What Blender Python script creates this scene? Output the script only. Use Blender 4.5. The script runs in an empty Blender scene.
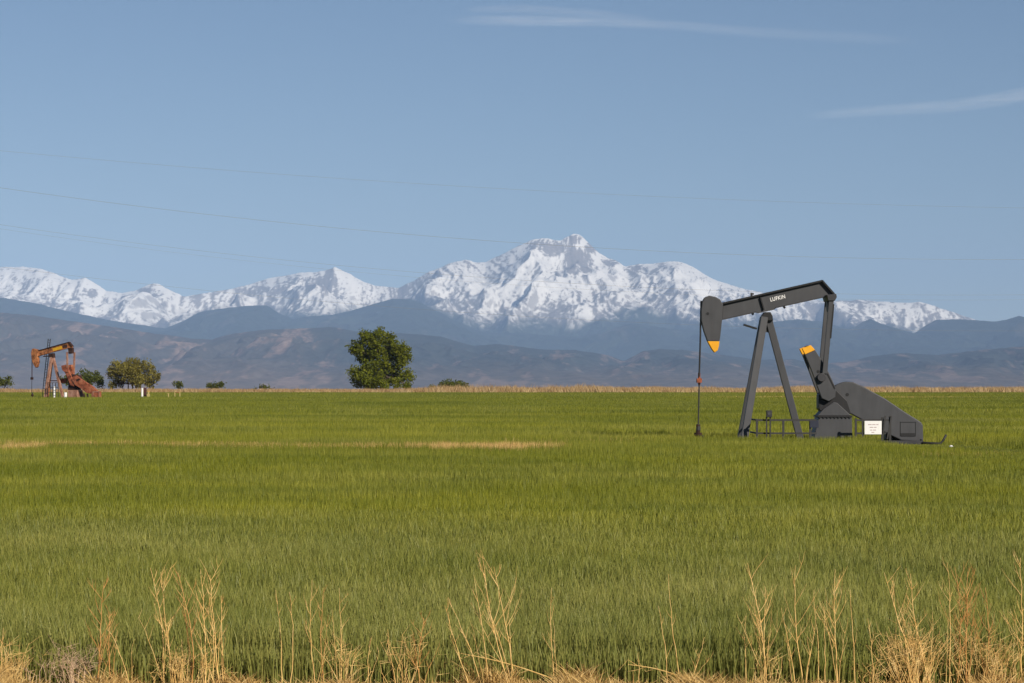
import bpy, math, random
import numpy as np
from mathutils import Vector, Matrix

random.seed(7)
RNG = np.random.default_rng(11)
SC = bpy.context.scene
COL = SC.collection
R = math.radians

# ------------------------------------------------------------------ camera measures
F = 1024 * 100 / 36.0          # focal length in picture widths (100 mm lens)
CAM_H = 2.6                    # eye height above the field
HOR = 384.0                    # row of the true horizon

def wx(px, d): return (px - 512.0) / F * d
def wz(py, d): return CAM_H + (HOR - py) / F * d

# ------------------------------------------------------------------ noise
_P = np.random.default_rng(3).permutation(256)
_P = np.concatenate([_P, _P, _P])
_A = np.linspace(0, 2 * np.pi, 17)[:16]
_G = np.stack([np.cos(_A), np.sin(_A)], 1)

def perlin(x, y, seed=0):
    x = np.asarray(x, float) + seed * 17.13
    y = np.asarray(y, float) + seed * 9.71
    xi = np.floor(x).astype(int); yi = np.floor(y).astype(int)
    xf = x - xi; yf = y - yi
    xi &= 255; yi &= 255
    u = xf ** 3 * (xf * (xf * 6 - 15) + 10)
    v = yf ** 3 * (yf * (yf * 6 - 15) + 10)
    def g(ix, iy, dx, dy):
        h = _P[_P[ix & 255] + (iy & 255)] & 15
        gr = _G[h]
        return gr[..., 0] * dx + gr[..., 1] * dy
    a = g(xi, yi, xf, yf); b = g(xi + 1, yi, xf - 1, yf)
    c = g(xi, yi + 1, xf, yf - 1); d = g(xi + 1, yi + 1, xf - 1, yf - 1)
    return 1.4 * ((a + u * (b - a)) + v * ((c + u * (d - c)) - (a + u * (b - a))))

def fbm(x, y, octv=4, seed=0, gain=0.5):
    s = 0; a = 1.0; t = 0
    for k in range(octv):
        s = s + a * perlin(x * 2 ** k, y * 2 ** k, seed + k); t += a; a *= gain
    return s / t

def ridged(x, y, octv=5, seed=0, gain=0.5):
    s = 0; a = 1.0; t = 0; w = 1.0
    for k in range(octv):
        n = (1 - np.abs(perlin(x * 2 ** k, y * 2 ** k, seed + k))) ** 2
        s = s + a * n * w; t += a; a *= gain
        w = np.clip(n * 1.6, 0.25, 1)
    return s / t

def sstep(a, b, x):
    t = np.clip((x - a) / (b - a), 0, 1)
    return t * t * (3 - 2 * t)

# ------------------------------------------------------------------ ground height
GY = [-3000, 150, 442, 700, 745, 1100, 3000, 90000]
GZ = [0, 0, .27, .45, .40, -4, -40, -40]
def zg(x, y):
    x = np.asarray(x, float); y = np.asarray(y, float)
    z = np.interp(y, GY, GZ)
    und = 0.05 * perlin(x / 23., y / 31., 5) * sstep(40, 90, y) * (1 - sstep(700, 900, y))
    return z + und

def gz(x, y): return float(zg(x, y))

# ------------------------------------------------------------------ objects helpers
def tag(o, label=None, cat=None, group=None, kind=None):
    if label: o['label'] = label
    if cat: o['category'] = cat
    if group: o['group'] = group
    if kind: o['kind'] = kind
    return o

def empty(name, loc, rz=0.0):
    o = bpy.data.objects.new(name, None)
    COL.objects.link(o)
    o.location = loc; o.rotation_euler = (0, 0, rz)
    o.empty_display_size = 0.3
    return o

class MB:
    """collects shapes for ONE mesh"""
    def __init__(s): s.v = []; s.f = []
    def prism(s, poly, y0, y1):
        """poly of (x,z), extruded in depth y0..y1"""
        a = 0
        for i in range(len(poly)):
            x0, z0 = poly[i]; x1, z1 = poly[(i + 1) % len(poly)]
            a += x0 * z1 - x1 * z0
        if a < 0: poly = poly[::-1]
        n = len(poly); b = len(s.v)
        s.v += [(x, y0, z) for x, z in poly] + [(x, y1, z) for x, z in poly]
        s.f.append(tuple(b + i for i in range(n)))
        s.f.append(tuple(b + n + i for i in reversed(range(n))))
        for i in range(n):
            j = (i + 1) % n
            s.f.append((b + j, b + i, b + n + i, b + n + j))
        return s
    def box(s, x0, x1, y0, y1, z0, z1):
        return s.prism([(x0, z0), (x1, z0), (x1, z1), (x0, z1)], y0, y1)
    def bar(s, p, q, w, d, up=(0, 1, 0)):
        """rectangular bar from p to q: w in the x-z plane, d in depth"""
        p = Vector(p); q = Vector(q); t = (q - p).normalized()
        u = Vector(up); sd = t.cross(u).normalized(); u = sd.cross(t).normalized()
        b = len(s.v)
        for c in (p, q):
            for i, j in ((-1, -1), (1, -1), (1, 1), (-1, 1)):
                s.v.append(tuple(c + sd * (i * w / 2) + u * (j * d / 2)))
        s.f += [(b, b + 3, b + 2, b + 1), (b + 4, b + 5, b + 6, b + 7)]
        for i in range(4):
            j = (i + 1) % 4
            s.f.append((b + i, b + j, b + 4 + j, b + 4 + i))
        return s
    def tube(s, pts, rad, n=6, cap=True):
        pts = [Vector(p) for p in pts]
        if not hasattr(rad, '__len__'): rad = [rad] * len(pts)
        b = len(s.v); m = len(pts)
        for i, p in enumerate(pts):
            t = (pts[min(i + 1, m - 1)] - pts[max(i - 1, 0)]).normalized()
            u = t.orthogonal() if abs(t.y) > .9 else t.cross(Vector((0, 1, 0)))
            u.normalize(); w = t.cross(u)
            for k in range(n):
                a = 2 * math.pi * k / n
                s.v.append(tuple(p + (u * math.cos(a) + w * math.sin(a)) * rad[i]))
        for i in range(m - 1):
            for k in range(n):
                l = (k + 1) % n
                s.f.append((b + i * n + k, b + i * n + l, b + (i + 1) * n + l, b + (i + 1) * n + k))
        if cap:
            s.f.append(tuple(b + k for k in reversed(range(n))))
            s.f.append(tuple(b + (m - 1) * n + k for k in range(n)))
        return s
    def disc(s, c, r, y0, y1, n=20):
        return s.prism([(c[0] + r * math.cos(2 * math.pi * k / n), c[1] + r * math.sin(2 * math.pi * k / n)) for k in range(n)], y0, y1)
    def build(s, name, mat, parent=None, bevel=0.0, smooth=False):
        me = bpy.data.meshes.new(name)
        me.from_pydata(s.v, [], s.f)
        me.update()
        o = bpy.data.objects.new(name, me)
        COL.objects.link(o)
        me.materials.append(mat)
        if parent is not None: o.parent = parent
        if smooth:
            for p in me.polygons: p.use_smooth = True
        if bevel:
            m = o.modifiers.new('bevel', 'BEVEL'); m.width = bevel; m.segments = 2; m.limit_method = 'ANGLE'
        return o

def np_mesh(name, verts, faces_list, mat, attrs=None, parent=None, smooth=False):
    """verts (n,3); faces_list: list of (m,k) int arrays; attrs: name -> per-vertex floats"""
    me = bpy.data.meshes.new(name)
    me.vertices.add(len(verts))
    me.vertices.foreach_set('co', np.ascontiguousarray(verts, dtype=np.float32).ravel())
    tot = sum(f.size for f in faces_list); npoly = sum(len(f) for f in faces_list)
    me.loops.add(tot); me.polygons.add(npoly)
    me.loops.foreach_set('vertex_index', np.concatenate([f.ravel() for f in faces_list]).astype(np.int32))
    sizes = np.concatenate([np.full(len(f), f.shape[1]) for f in faces_list])
    st = np.concatenate([[0], np.cumsum(sizes)[:-1]]).astype(np.int32)
    me.polygons.foreach_set('loop_start', st)
    if smooth:
        me.polygons.foreach_set('use_smooth', np.ones(npoly, dtype=bool))
    me.update(calc_edges=True)
    for k, a in (attrs or {}).items():
        at = me.attributes.new(k, 'FLOAT', 'POINT')
        at.data.foreach_set('value', np.ascontiguousarray(a, dtype=np.float32))
    me.materials.append(mat)
    o = bpy.data.objects.new(name, me); COL.objects.link(o)
    if parent is not None: o.parent = parent
    return o

# ------------------------------------------------------------------ materials
class NT:
    def __init__(s, name):
        s.m = bpy.data.materials.new(name); s.m.use_nodes = True
        s.t = s.m.node_tree; s.t.nodes.clear()
        s.out = s.t.nodes.new('ShaderNodeOutputMaterial')
    def n(s, typ, **kw):
        nd = s.t.nodes.new(typ)
        for k, v in kw.items():
            if k.startswith('i_'):
                key = k[2:]
                key = int(key) if key.isdigit() else key.replace('_', ' ')
                nd.inputs[key].default_value = v
            else: setattr(nd, k, v)
        return nd
    def l(s, a, b): s.t.links.new(a, b)
    def ramp(s, fac, stops):
        r = s.n('ShaderNodeValToRGB')
        e = r.color_ramp.elements
        while len(e) < len(stops): e.new(0.5)
        for el, (p, c) in zip(e, stops):
            el.position = p; el.color = (*c, 1) if len(c) == 3 else c
        s.l(fac, r.inputs[0]); return r.outputs[0]
    def noise(s, scale, detail=4, rough=.55, vec=None, dist=0.0):
        nd = s.n('ShaderNodeTexNoise')
        nd.inputs['Scale'].default_value = scale; nd.inputs['Detail'].default_value = detail
        nd.inputs['Roughness'].default_value = rough; nd.inputs['Distortion'].default_value = dist
        if vec is not None: s.l(vec, nd.inputs['Vector'])
        return nd.outputs['Fac']
    def coord(s, which='Object', scale=None):
        c = s.n('ShaderNodeTexCoord').outputs[which]
        if scale is None: return c
        mp = s.n('ShaderNodeMapping'); mp.inputs['Scale'].default_value = scale
        s.l(c, mp.inputs['Vector']); return mp.outputs[0]
    def mix(s, fac, a, b, typ='MIX'):
        m = s.n('ShaderNodeMixRGB', blend_type=typ)
        for inp, v in ((m.inputs[0], fac), (m.inputs[1], a), (m.inputs[2], b)):
            if isinstance(v, (int, float)): inp.default_value = v
            elif isinstance(v, tuple): inp.default_value = (*v, 1)
            else: s.l(v, inp)
        return m.outputs[0]
    def math(s, op, a, b=0.0, clamp=False):
        m = s.n('ShaderNodeMath', operation=op); m.use_clamp = clamp
        for inp, v in ((m.inputs[0], a), (m.inputs[1], b)):
            if isinstance(v, (int, float)): inp.default_value = v
            else: s.l(v, inp)
        return m.outputs[0]
    def attr(s, name): return s.n('ShaderNodeAttribute', attribute_name=name).outputs['Fac']
    def surf(s, color, rough=.7, metal=0.0, spec=.5, bump=None, bstr=.3, bdist=.02):
        p = s.n('ShaderNodeBsdfPrincipled')
        p.inputs['Metallic'].default_value = metal
        p.inputs['Specular IOR Level'].default_value = spec
        for inp, v in ((p.inputs['Base Color'], color), (p.inputs['Roughness'], rough)):
            if isinstance(v, tuple): inp.default_value = (*v, 1)
            elif isinstance(v, (int, float)): inp.default_value = v
            else: s.l(v, inp)
        if bump is not None:
            b = s.n('ShaderNodeBump'); b.inputs['Strength'].default_value = bstr; b.inputs['Distance'].default_value = bdist
            s.l(bump, b.inputs['Height']); s.l(b.outputs[0], p.inputs['Normal'])
        s.l(p.outputs[0], s.out.inputs['Surface'])
        return s.m

def paint(name, col, var=.35, scale=1.2, rough=.55, streak=True):
    t = NT(name)
    n1 = t.noise(scale, 5, .6, t.coord('Object'))
    n2 = t.noise(2.2, 4, .6, t.coord('Object', (2.2, 2.2, .35)))
    f = t.math('ADD', t.math('MULTIPLY', n1, .5), t.math('MULTIPLY', n2, .5))
    dark = tuple(c * (1 - var) for c in col); lite = tuple(min(1, c * (1 + var)) for c in col)
    c = t.ramp(f, [(.3, dark), (.5, col), (.72, lite)])
    n3 = t.noise(4.5, 5, .7, t.coord('Object', (1.6, 1.6, .28)))
    wear = t.math('MULTIPLY', t.math('SUBTRACT', n3, .60, True), 3.0, True)
    c = t.mix(t.math('MULTIPLY', wear, .55 if streak else 0.0), c, tuple(.6 * a + .4 * b for a, b in zip(col, (.16, .09, .05))))
    return t.surf(c, rough, 0, .35, bump=n1, bstr=.15, bdist=.01)

def rust(name, a, b, c, paintcol=None):
    t = NT(name)
    n1 = t.noise(1.3, 6, .72, t.coord('Object'))
    n2 = t.noise(3.5, 4, .6, t.coord('Object', (1, 1, .4)))
    col = t.ramp(n1, [(.36, a), (.5, b), (.64, c)])
    col = t.mix(t.math('MULTIPLY', t.math('GREATER_THAN', n2, .56), .55), col, paintcol or a)
    return t.surf(col, .85, 0, .2, bump=n2, bstr=.3, bdist=.02)

M = {}
M['gray'] = paint('grey_machine_paint', (.052, .0535, .058), .22)
M['gray_dark'] = paint('dark_grey_machine_paint', (.034, .034, .038), .3)
M['black'] = paint('black_paint_shade', (.012, .012, .013), .3)  # also carries shade on the grey jack's flanges, stiffener and gear box
M['yellow'] = paint('safety_yellow_paint', (.78, .36, .012), .12)
M['white'] = paint('white_paint', (.80, .79, .77), .06)
M['ink'] = paint('faded_print', (.46, .36, .36), .1)
M['navy'] = paint('dark_blue_enamel', (.018, .022, .04), .2)
M['steel'] = paint('dull_steel', (.032, .031, .03), .3)
M['rod'] = paint('polished_rod_steel', (.12, .11, .10), .2, rough=.4)
M['rust_or'] = rust('rusty_orange_steel', (.07, .03, .018), (.36, .135, .05), (.52, .23, .10))
M['rust_red'] = rust('rusty_red_steel', (.09, .032, .02), (.33, .10, .05), (.44, .18, .10))
M['rust_pale'] = rust('pale_rusted_paint', (.20, .09, .06), (.36, .19, .13), (.42, .25, .19))
M['rust_dk'] = rust('dark_rust', (.02, .012, .01), (.05, .024, .018), (.09, .04, .025))
M['old_yellow'] = paint('weathered_yellow', (.62, .34, .02), .2)
M['maroon'] = paint('maroon_paint', (.075, .025, .022), .25)
M['pale_yellow'] = paint('faded_yellow_paint', (.42, .33, .12), .2)
t = NT('weathered_concrete'); M['concrete'] = t.surf(t.ramp(t.noise(2.5, 6, .6, t.coord()), [(.3, (.22, .2, .17)), (.7, (.4, .37, .32))]), .9)

def leafy(name, c1, c2, c3, transl=.25, pos=None):
    t = NT(name)
    a = t.attr('tint')
    col = t.ramp(a, [(0, c1), (.5, c2), (1, c3)])
    d = t.n('ShaderNodeBsdfDiffuse'); tr = t.n('ShaderNodeBsdfTranslucent')
    t.l(col, d.inputs[0]); t.l(col, tr.inputs[0])
    mx = t.n('ShaderNodeMixShader'); mx.inputs[0].default_value = transl
    t.l(d.outputs[0], mx.inputs[1]); t.l(tr.outputs[0], mx.inputs[2]); t.l(mx.outputs[0], t.out.inputs[0])
    return t.m
M['leaf_big'] = leafy('cottonwood_leaves', (.06, .078, .008), (.125, .145, .014), (.22, .225, .03))
M['leaf_olive'] = leafy('willow_leaves', (.12, .10, .032), (.21, .185, .045), (.30, .265, .06))
M['leaf_bush'] = leafy('bush_leaves', (.05, .066, .016), (.10, .115, .024), (.155, .165, .036))
t = NT('bark'); M['bark'] = t.surf(t.ramp(t.noise(3, 5, .6, t.coord()), [(.3, (.05, .035, .025)), (.7, (.13, .095, .07))]), .9)

# wheat: per blade tint, with natural patches over the field
t = NT('wheat_blades')
tin = t.attr('tint'); pat = t.attr('patch')
ca = t.ramp(tin, [(0, (.12, .148, .016)), (.5, (.215, .232, .022)), (1, (.36, .345, .036))])
cb = t.ramp(tin, [(0, (.14, .165, .040)), (.5, (.25, .26, .066)), (1, (.40, .375, .115))])
col = t.mix(pat, ca, cb)
d = t.n('ShaderNodeBsdfDiffuse'); tr = t.n('ShaderNodeBsdfTranslucent'); gl = t.n('ShaderNodeBsdfGlossy')
gl.inputs['Roughness'].default_value = .45; gl.inputs[0].default_value = (.9, .92, .9, 1)
t.l(col, d.inputs[0]); t.l(col, tr.inputs[0])
mx = t.n('ShaderNodeMixShader'); mx.inputs[0].default_value = .28
t.l(d.outputs[0], mx.inputs[1]); t.l(tr.outputs[0], mx.inputs[2])
m2 = t.n('ShaderNodeMixShader'); m2.inputs[0].default_value = .012
t.l(mx.outputs[0], m2.inputs[1]); t.l(gl.outputs[0], m2.inputs[2]); t.l(m2.outputs[0], t.out.inputs[0])
M['wheat'] = t.m
M['straw'] = leafy('dry_straw', (.38, .23, .075), (.62, .41, .145), (.80, .58, .26), .2)
M['straw_far'] = leafy('dry_bank_grass', (.22, .125, .055), (.42, .28, .135), (.60, .45, .25), .2)
t = NT('dry_stalk'); M['stalk'] = t.surf(t.ramp(t.noise(7, 3, .5, t.coord()), [(.3, (.60, .36, .11)), (.5, (.80, .53, .19)), (.7, (.86, .63, .28))]), .75, spec=.25)
t = NT('brown_stalk'); M['stalk_brown'] = t.surf(t.ramp(t.noise(7, 3, .5, t.coord()), [(.3, (.42, .19, .055)), (.5, (.58, .31, .10)), (.7, (.68, .42, .16))]), .8, spec=.2)
t = NT('pale_twig'); M['stalk_pale'] = t.surf(t.ramp(t.noise(9, 3, .5, t.coord()), [(.3, (.52, .34, .20)), (.7, (.74, .54, .35))]), .8, spec=.2)

# ------------------------------------------------------------------ ground sheet
def graded(pairs):
    out = []
    for a, b, n in pairs: out += list(np.linspace(a, b, n, endpoint=False))
    return out
ys = np.array(graded([(-2000, -100, 8), (-100, 15, 12), (15, 40, 60), (40, 150, 60), (150, 760, 90), (760, 3000, 30), (3000, 72000, 40)]) + [72000.])
xh = np.array(graded([(0, 15, 30), (15, 60, 30), (60, 300, 40), (300, 2000, 20), (2000, 40000, 20)]) + [40000.])
xs = np.concatenate([-xh[:0:-1], xh])
X, Y = np.meshgrid(xs, ys)
Z = zg(X, Y)
def grid_faces(ny, nx):
    i = np.arange(ny * nx).reshape(ny, nx)
    return np.stack([i[:-1, :-1].ravel(), i[:-1, 1:].ravel(), i[1:, 1:].ravel(), i[1:, :-1].ravel()], 1)
t = NT('field_soil')
pos = t.n('ShaderNodeNewGeometry').outputs['Position']
sep = t.n('ShaderNodeSeparateXYZ'); t.l(pos, sep.inputs[0])
n_big = t.noise(.05, 4, .6, pos); n_small = t.noise(9, 6, .7, pos); n_mid = t.noise(.7, 4, .6, pos)
litter = t.ramp(n_small, [(.3, (.13, .07, .03)), (.5, (.30, .18, .075)), (.7, (.46, .31, .14))])
soil = t.ramp(n_mid, [(.35, (.06, .075, .018)), (.65, (.10, .12, .028))])
edge = t.math('ADD', sep.outputs['Y'], t.math('MULTIPLY', n_mid, -1.0))
isf = t.math('MULTIPLY', t.math('SUBTRACT', edge, 24.0), 2.2, True)
c = t.mix(isf, litter, soil)
isfar = t.math('MULTIPLY', t.math('SUBTRACT', sep.outputs['Y'], 644.), .5, True)
c = t.mix(isfar, c, t.ramp(n_big, [(.3, (.17, .11, .055)), (.7, (.30, .21, .10))]))
M['ground'] = t.surf(c, .95, spec=.1, bump=n_small, bstr=.5, bdist=.03)
g = np_mesh('ground', np.stack([X.ravel(), Y.ravel(), Z.ravel()], 1), [grid_faces(*X.shape)], M['ground'], smooth=True)
tag(g, kind='structure')

# ------------------------------------------------------------------ wheat
def sample_strip(y0, y1, dens, extra=5.0, slope=.205):
    """random points in the wedge of field that can be seen, y0..y1"""
    hw = lambda y: slope * y + extra
    n = int(dens * (y1 - y0) * (hw(y0) + hw(y1)))
    u = RNG.random(int(n * 1.35) + 10)
    y = y0 + (y1 - y0) * u
    keep = RNG.random(len(y)) < hw(y) / hw(y1)
    y = y[keep][:n]
    x = (RNG.random(len(y)) * 2 - 1) * hw(y)
    return x, y

def blades(x, y, h, w, lean, kind):
    """kind 3: bent leaf of 7 verts, 2: 5 verts, 1: 3 verts. returns verts, faces list, per-vertex repeat"""
    n = len(x); z = zg(x, y) - 0.02
    a = RNG.random(n) * 2 * np.pi                     # facing of the blade
    b = RNG.random(n) * 2 * np.pi                     # lean direction
    cx, cy = np.cos(a), np.sin(a)
    lx, ly = np.cos(b) * lean * h, np.sin(b) * lean * h
    rows = {3: [(0, 1, .0), (.45, 1., .18), (.8, .75, .55), (.97, 0, 1.)],
            2: [(0, 1, .0), (.6, .85, .4), (1, 0, 1.)],
            1: [(0, 1, .0), (1, 0, 1.)]}[kind]
    vs = []
    for (hh, ww, ll) in rows:
        px = x + lx * ll; py = y + ly * ll; pz = z + h * hh
        if ww > 0:
            vs.append(np.stack([px - cx * w * ww / 2, py - cy * w * ww / 2, pz], 1))
            vs.append(np.stack([px + cx * w * ww / 2, py + cy * w * ww / 2, pz], 1))
        else:
            vs.append(np.stack([px, py, pz], 1))
    k = len(vs)
    V = np.stack(vs, 1).reshape(-1, 3)
    base = np.arange(n) * k
    quads = [np.stack([base + 2 * i, base + 2 * i + 1, base + 2 * i + 3, base + 2 * i + 2], 1) for i in range((k - 1) // 2 - 1)]
    tri = np.stack([base + k - 3, base + k - 2, base + k - 1], 1)
    return V, (np.concatenate(quads) if quads else None), tri, k

def joinb(name, parts, mat, kind='stuff'):
    Vs, Q, T, tint, pat = [], [], [], [], []
    off = 0
    for (V, q, tr, k), ti, pa in parts:
        Vs.append(V)
        if q is not None: Q.append(q + off)
        T.append(tr + off); off += len(V)
        tint.append(np.repeat(ti, k)); pat.append(np.repeat(pa, k))
    fl = ([np.concatenate(Q)] if Q else []) + [np.concatenate(T)]
    o = np_mesh(name, np.concatenate(Vs), fl, mat, {'tint': np.concatenate(tint), 'patch': np.concatenate(pat)})
    tag(o, kind=kind)
    return o

STRAW = [  # flattened dry patches: x, y, half width, half depth
    (wx(480, 108), 108, 3.1, 4.6, 1.0), (wx(405, 108), 108, 2.4, 2.0, .6), (wx(15, 106), 106, 1.3, 4.0, .9), (wx(120, 112), 112, 6.5, 2.4, .55),
    (wx(330, 108), 108, 6, 2.4, .5), (wx(985, 93), 93, 2.2, 1.2, .35),
    (wx(850, 450), 450, 22, 9, .55), (wx(560, 118), 118, 5, 2, .12)]
def straw_mask(x, y):
    m = np.zeros_like(x)
    wob = .7 * perlin(x / 1.1, y / 4.0, 2) + .5 * perlin(x / .4, y / 1.6, 4)
    for (cx, cy, rx, ry, s) in STRAW:
        q = ((x - cx) / rx) ** 2 + ((y - cy) / ry) ** 2
        m = np.maximum(m, s * sstep(1.25, .55, q + wob))
    return m

def patchf(x, y):
    near = 1 - sstep(30, 62, y + 9 * perlin(x / 7., y / 9., 8))
    p = .12 + .62 * near + .45 * fbm(x / 9., y / 16., 3, 20) + .22 * (1 - near) * sstep(0, .5, perlin(x / 60., y / 9., 31)) * sstep(60, 80, y)
    return np.clip(p, 0, 1)

def heightf(x, y):
    h = .43 + .09 * fbm(x / 5., y / 7., 3, 40) + .05 * perlin(x / 1.2, y / 1.2, 44) + .05 * perlin(x / 13., y / 2.8, 68) * sstep(40, 55, y)
    # trampled, short round the belt end of the grey pump jack
    q = ((x - 17.7) / 2.7) ** 2 + ((y - 112.0) / 17) ** 2
    h = h * (1 - .86 * sstep(1.3, .5, q))
    q = ((x - 14.6) / 5.0) ** 2 + ((y - 125) / 1.6) ** 2
    h = h * (1 - .45 * sstep(1.2, .6, q))
    return h

parts = []; sparts = []
for (y0, y1, dens, w, lean, kind) in [
        (24.6, 31, 1700, .0075, .15, 3), (31, 40, 1150, .0085, .15, 3), (40, 52, 780, .010, .15, 3), (52, 64, 460, .0125, .15, 2),
        (64, 90, 260, .016, .15, 2), (90, 132, 135, .021, .15, 1), (132, 215, 58, .034, .15, 1),
        (215, 380, 18, .06, .2, 1), (380, 648, 7.0, .10, .2, 1)]:
    x, y = sample_strip(y0, y1, dens)
    h = heightf(x, y) * ((.55 if y0 < 60 else .7) + (.62 if y0 < 60 else .42) * RNG.random(len(x)) ** .7)
    edge = 24.75 + .3 * perlin(x / 1.3, y * 0, 6)
    keep = (y > edge)
    h = np.where(y < edge + .4, h * .7, h)
    m = straw_mask(x, y)
    isst = RNG.random(len(x)) < m
    ti = np.clip(RNG.random(len(x)) * .75 + .16 + .34 * fbm(x / 3.5, y / 6., 3, 60) - .12 * sstep(150, 260, y) - .08 * sstep(45, 62, y) * sstep(110, 80, y) + .30 * perlin(x / 55., y / 11., 66) * sstep(55, 100, y) * (1 - .4 * sstep(200, 400, y)) + .30 * perlin(x / 13., y / 2.8, 68) * sstep(40, 55, y) * (1 - sstep(110, 180, y)) - .32 * sstep(.12, .5, perlin(x / 26., y / 17., 69)) * sstep(140, 200, y), 0, 1)
    pa = patchf(x, y)
    k = keep & ~isst
    parts.append((blades(x[k], y[k], h[k], np.full(k.sum(), w), lean, kind), ti[k], pa[k]))
    k = keep & isst
    if k.sum():
        sparts.append((blades(x[k], y[k], h[k] * .95, np.full(k.sum(), w * 1.2), lean * 1.6, min(kind, 2)), RNG.random(k.sum()), pa[k]))
joinb('wheat', parts, M['wheat'])
joinb('dry_straw', sparts, M['straw'])

# dry grass bank along the far edge of the field
n = 90000
x = (RNG.random(n) * 2 - 1) * 190; y = 640 + 98 * RNG.random(n) ** .8
cl = fbm(x / 3.0, y / 9., 3, 70)
h = (1.1 + .9 * cl + .55 * perlin(x / 13., y / 40., 77) + .25 * RNG.random(n)) * (.75 + .35 * sstep(-40, 0, x))
h = h * (1 + .55 * sstep(.1, .5, perlin(x / 2.2, y / 8, 71)) * sstep(-25, -15, x) * sstep(25, 12, x))
ti = np.clip(RNG.random(n) * .55 + .25 + .75 * fbm(x / 4., y / 10., 3, 75) + .10 * sstep(-40, 10, x), 0, 1)
b1 = (blades(x, y, h, .10 + .14 * RNG.random(n), .5, 1), ti, ti)
joinb('dry_bank_grass', [b1], M['straw_far'])

# dry litter and short dead grass on the near edge
n = 60000
x = (RNG.random(n) * 2 - 1) * 7.5; y = 23.4 + 1.75 * RNG.random(n)
cl = sstep(-.25, .55, fbm(x / .5, y / 1.2, 3, 80) + .25 * perlin(x / 2.2, y * 0, 82))
keep = RNG.random(n) < (.25 + .75 * cl)
x, y, cl = x[keep], y[keep], cl[keep]
h = (.04 + .15 * cl ** 2) * (.5 + RNG.random(len(x)))
b1 = (blades(x, y, h, .006 + .006 * RNG.random(len(x)), 1.0, 2), RNG.random(len(x)), cl)
joinb('dry_grass', [b1], M['straw'])

# ------------------------------------------------------------------ grey pump jack
D1 = 125.0; S1 = F / D1; OX, OY = 765.0, 443.0
def L(px, py): return ((px - OX) / S1, (OY - py) / S1)
def LP(pts): return [L(*p) for p in pts]
def L3(px, py, y): a = L(px, py); return (a[0], y, a[1])

J = empty('pump_jack', (wx(OX, D1), D1, gz(wx(OX, D1), D1)))
tag(J, 'dark grey pump jack with yellow head tip and crank end standing in green wheat', 'pump jack')

w = MB()
w.prism(LP([(721, 303.5), (821.5, 280.6), (833.2, 293.6), (824, 296.3), (776, 307.2), (774, 309), (758, 312.6), (755, 311.6), (721, 319)]), -.05, .05)
beam = w.build('walking_beam', M['gray'], J)
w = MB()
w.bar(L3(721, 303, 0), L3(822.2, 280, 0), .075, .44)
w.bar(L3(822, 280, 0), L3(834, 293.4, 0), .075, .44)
w.build('top_flange', M['black'], beam)  # black colour reinforces the shadow strip along the flange
w = MB()
w.bar(L3(721, 319, 0), L3(756, 311.2, 0), .05, .40)
w.bar(L3(776, 306.8, 0), L3(824, 296.2, 0), .05, .40)
w.build('bottom_flange', M['gray_dark'], beam)
MB().bar(L3(760.3, 296.5, 0), L3(763.8, 309, 0), .05, .36).build('stiffener', M['black'], beam)  # black puts the stiffener's shaded side and shadow into its colour
MB().bar(L3(722.4, 305, 0), L3(721.6, 318, 0), .06, .38).build('stiffener', M['black'], beam)
# maker's lettering
def text_part(body, loc, size, rot, mat, parent, name='lettering', sx=1.0):
    cu = bpy.data.curves.new(name, 'FONT'); cu.body = body; cu.size = size; cu.extrude = .004
    cu.align_x = 'CENTER'; cu.align_y = 'CENTER'; cu.offset = .004; cu.space_character = 1.12
    o = bpy.data.objects.new('tmp_text', cu); COL.objects.link(o)
    bpy.context.view_layer.update()
    me = bpy.data.meshes.new_from_object(o.evaluated_get(bpy.context.evaluated_depsgraph_get()))
    bpy.data.objects.remove(o); bpy.data.curves.remove(cu)
    me.transform(Matrix.Translation(loc) @ Matrix.Rotation(rot, 4, 'Y') @ Matrix.Rotation(math.pi / 2, 4, 'X') @ Matrix.Diagonal((sx, 1, 1, 1)))
    me.materials.clear(); me.materials.append(mat); me.name = name
    ob = bpy.data.objects.new(name, me); COL.objects.link(ob); ob.parent = parent
    return ob
text_part('LUFKIN', Vector(L3(777.7, 297.5, -.058)), .235, -math.atan2(23, 101), M['white'], beam, sx=.80)

def zz2(pts, ox, oy, s): return [(ox + a / s, oy + b / s) for a, b in pts]
head = zz2([(70, 250), (76, 200), (92, 171), (120, 160), (160, 167), (190, 184), (209, 215), (203, 320), (192, 420), (186, 452), (110, 452), (86, 385), (70, 320)], 690, 270, 6.4)
hh = MB().prism(LP(head), -.27, .27).build('horse_head', M['gray'], J, bevel=.03)
tip = zz2([(110, 452), (186, 452), (183, 480), (175, 510), (155, 524), (140, 505)], 690, 270, 6.4)
MB().prism(LP(tip), -.272, .272).build('tip', M['yellow'], hh, bevel=.02)
MB().disc(L(707.4, 313), .065, -.285, -.27, 12).build('bolt_or_hole', M['black'], hh)  # black disc stands in for the dark hole in the head
w = MB()
for yy in (-.12, .12): w.tube([L3(701.2, 300, yy), L3(700.7, 320, yy), L3(700.2, 345, yy), L3(699.2, 376, yy)], .03, 6)
w.build('bridle', M['steel'], J)
w = MB().box(*[L(696.6, 0)[0], L(701.6, 0)[0]], -.2, .2, L(0, 382)[1], L(0, 377.6)[1]); w.tube([L3(699.2, 384, 0), L3(699.2, 372, 0)], .055, 8)
w.build('carrier_bar', M['rust_red'], J, bevel=.01)
w = MB().tube([L3(699.2, 382, 0), L3(698.2, 427, 0)], .032, 8); w.build('polished_rod', M['steel'], J)

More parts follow.
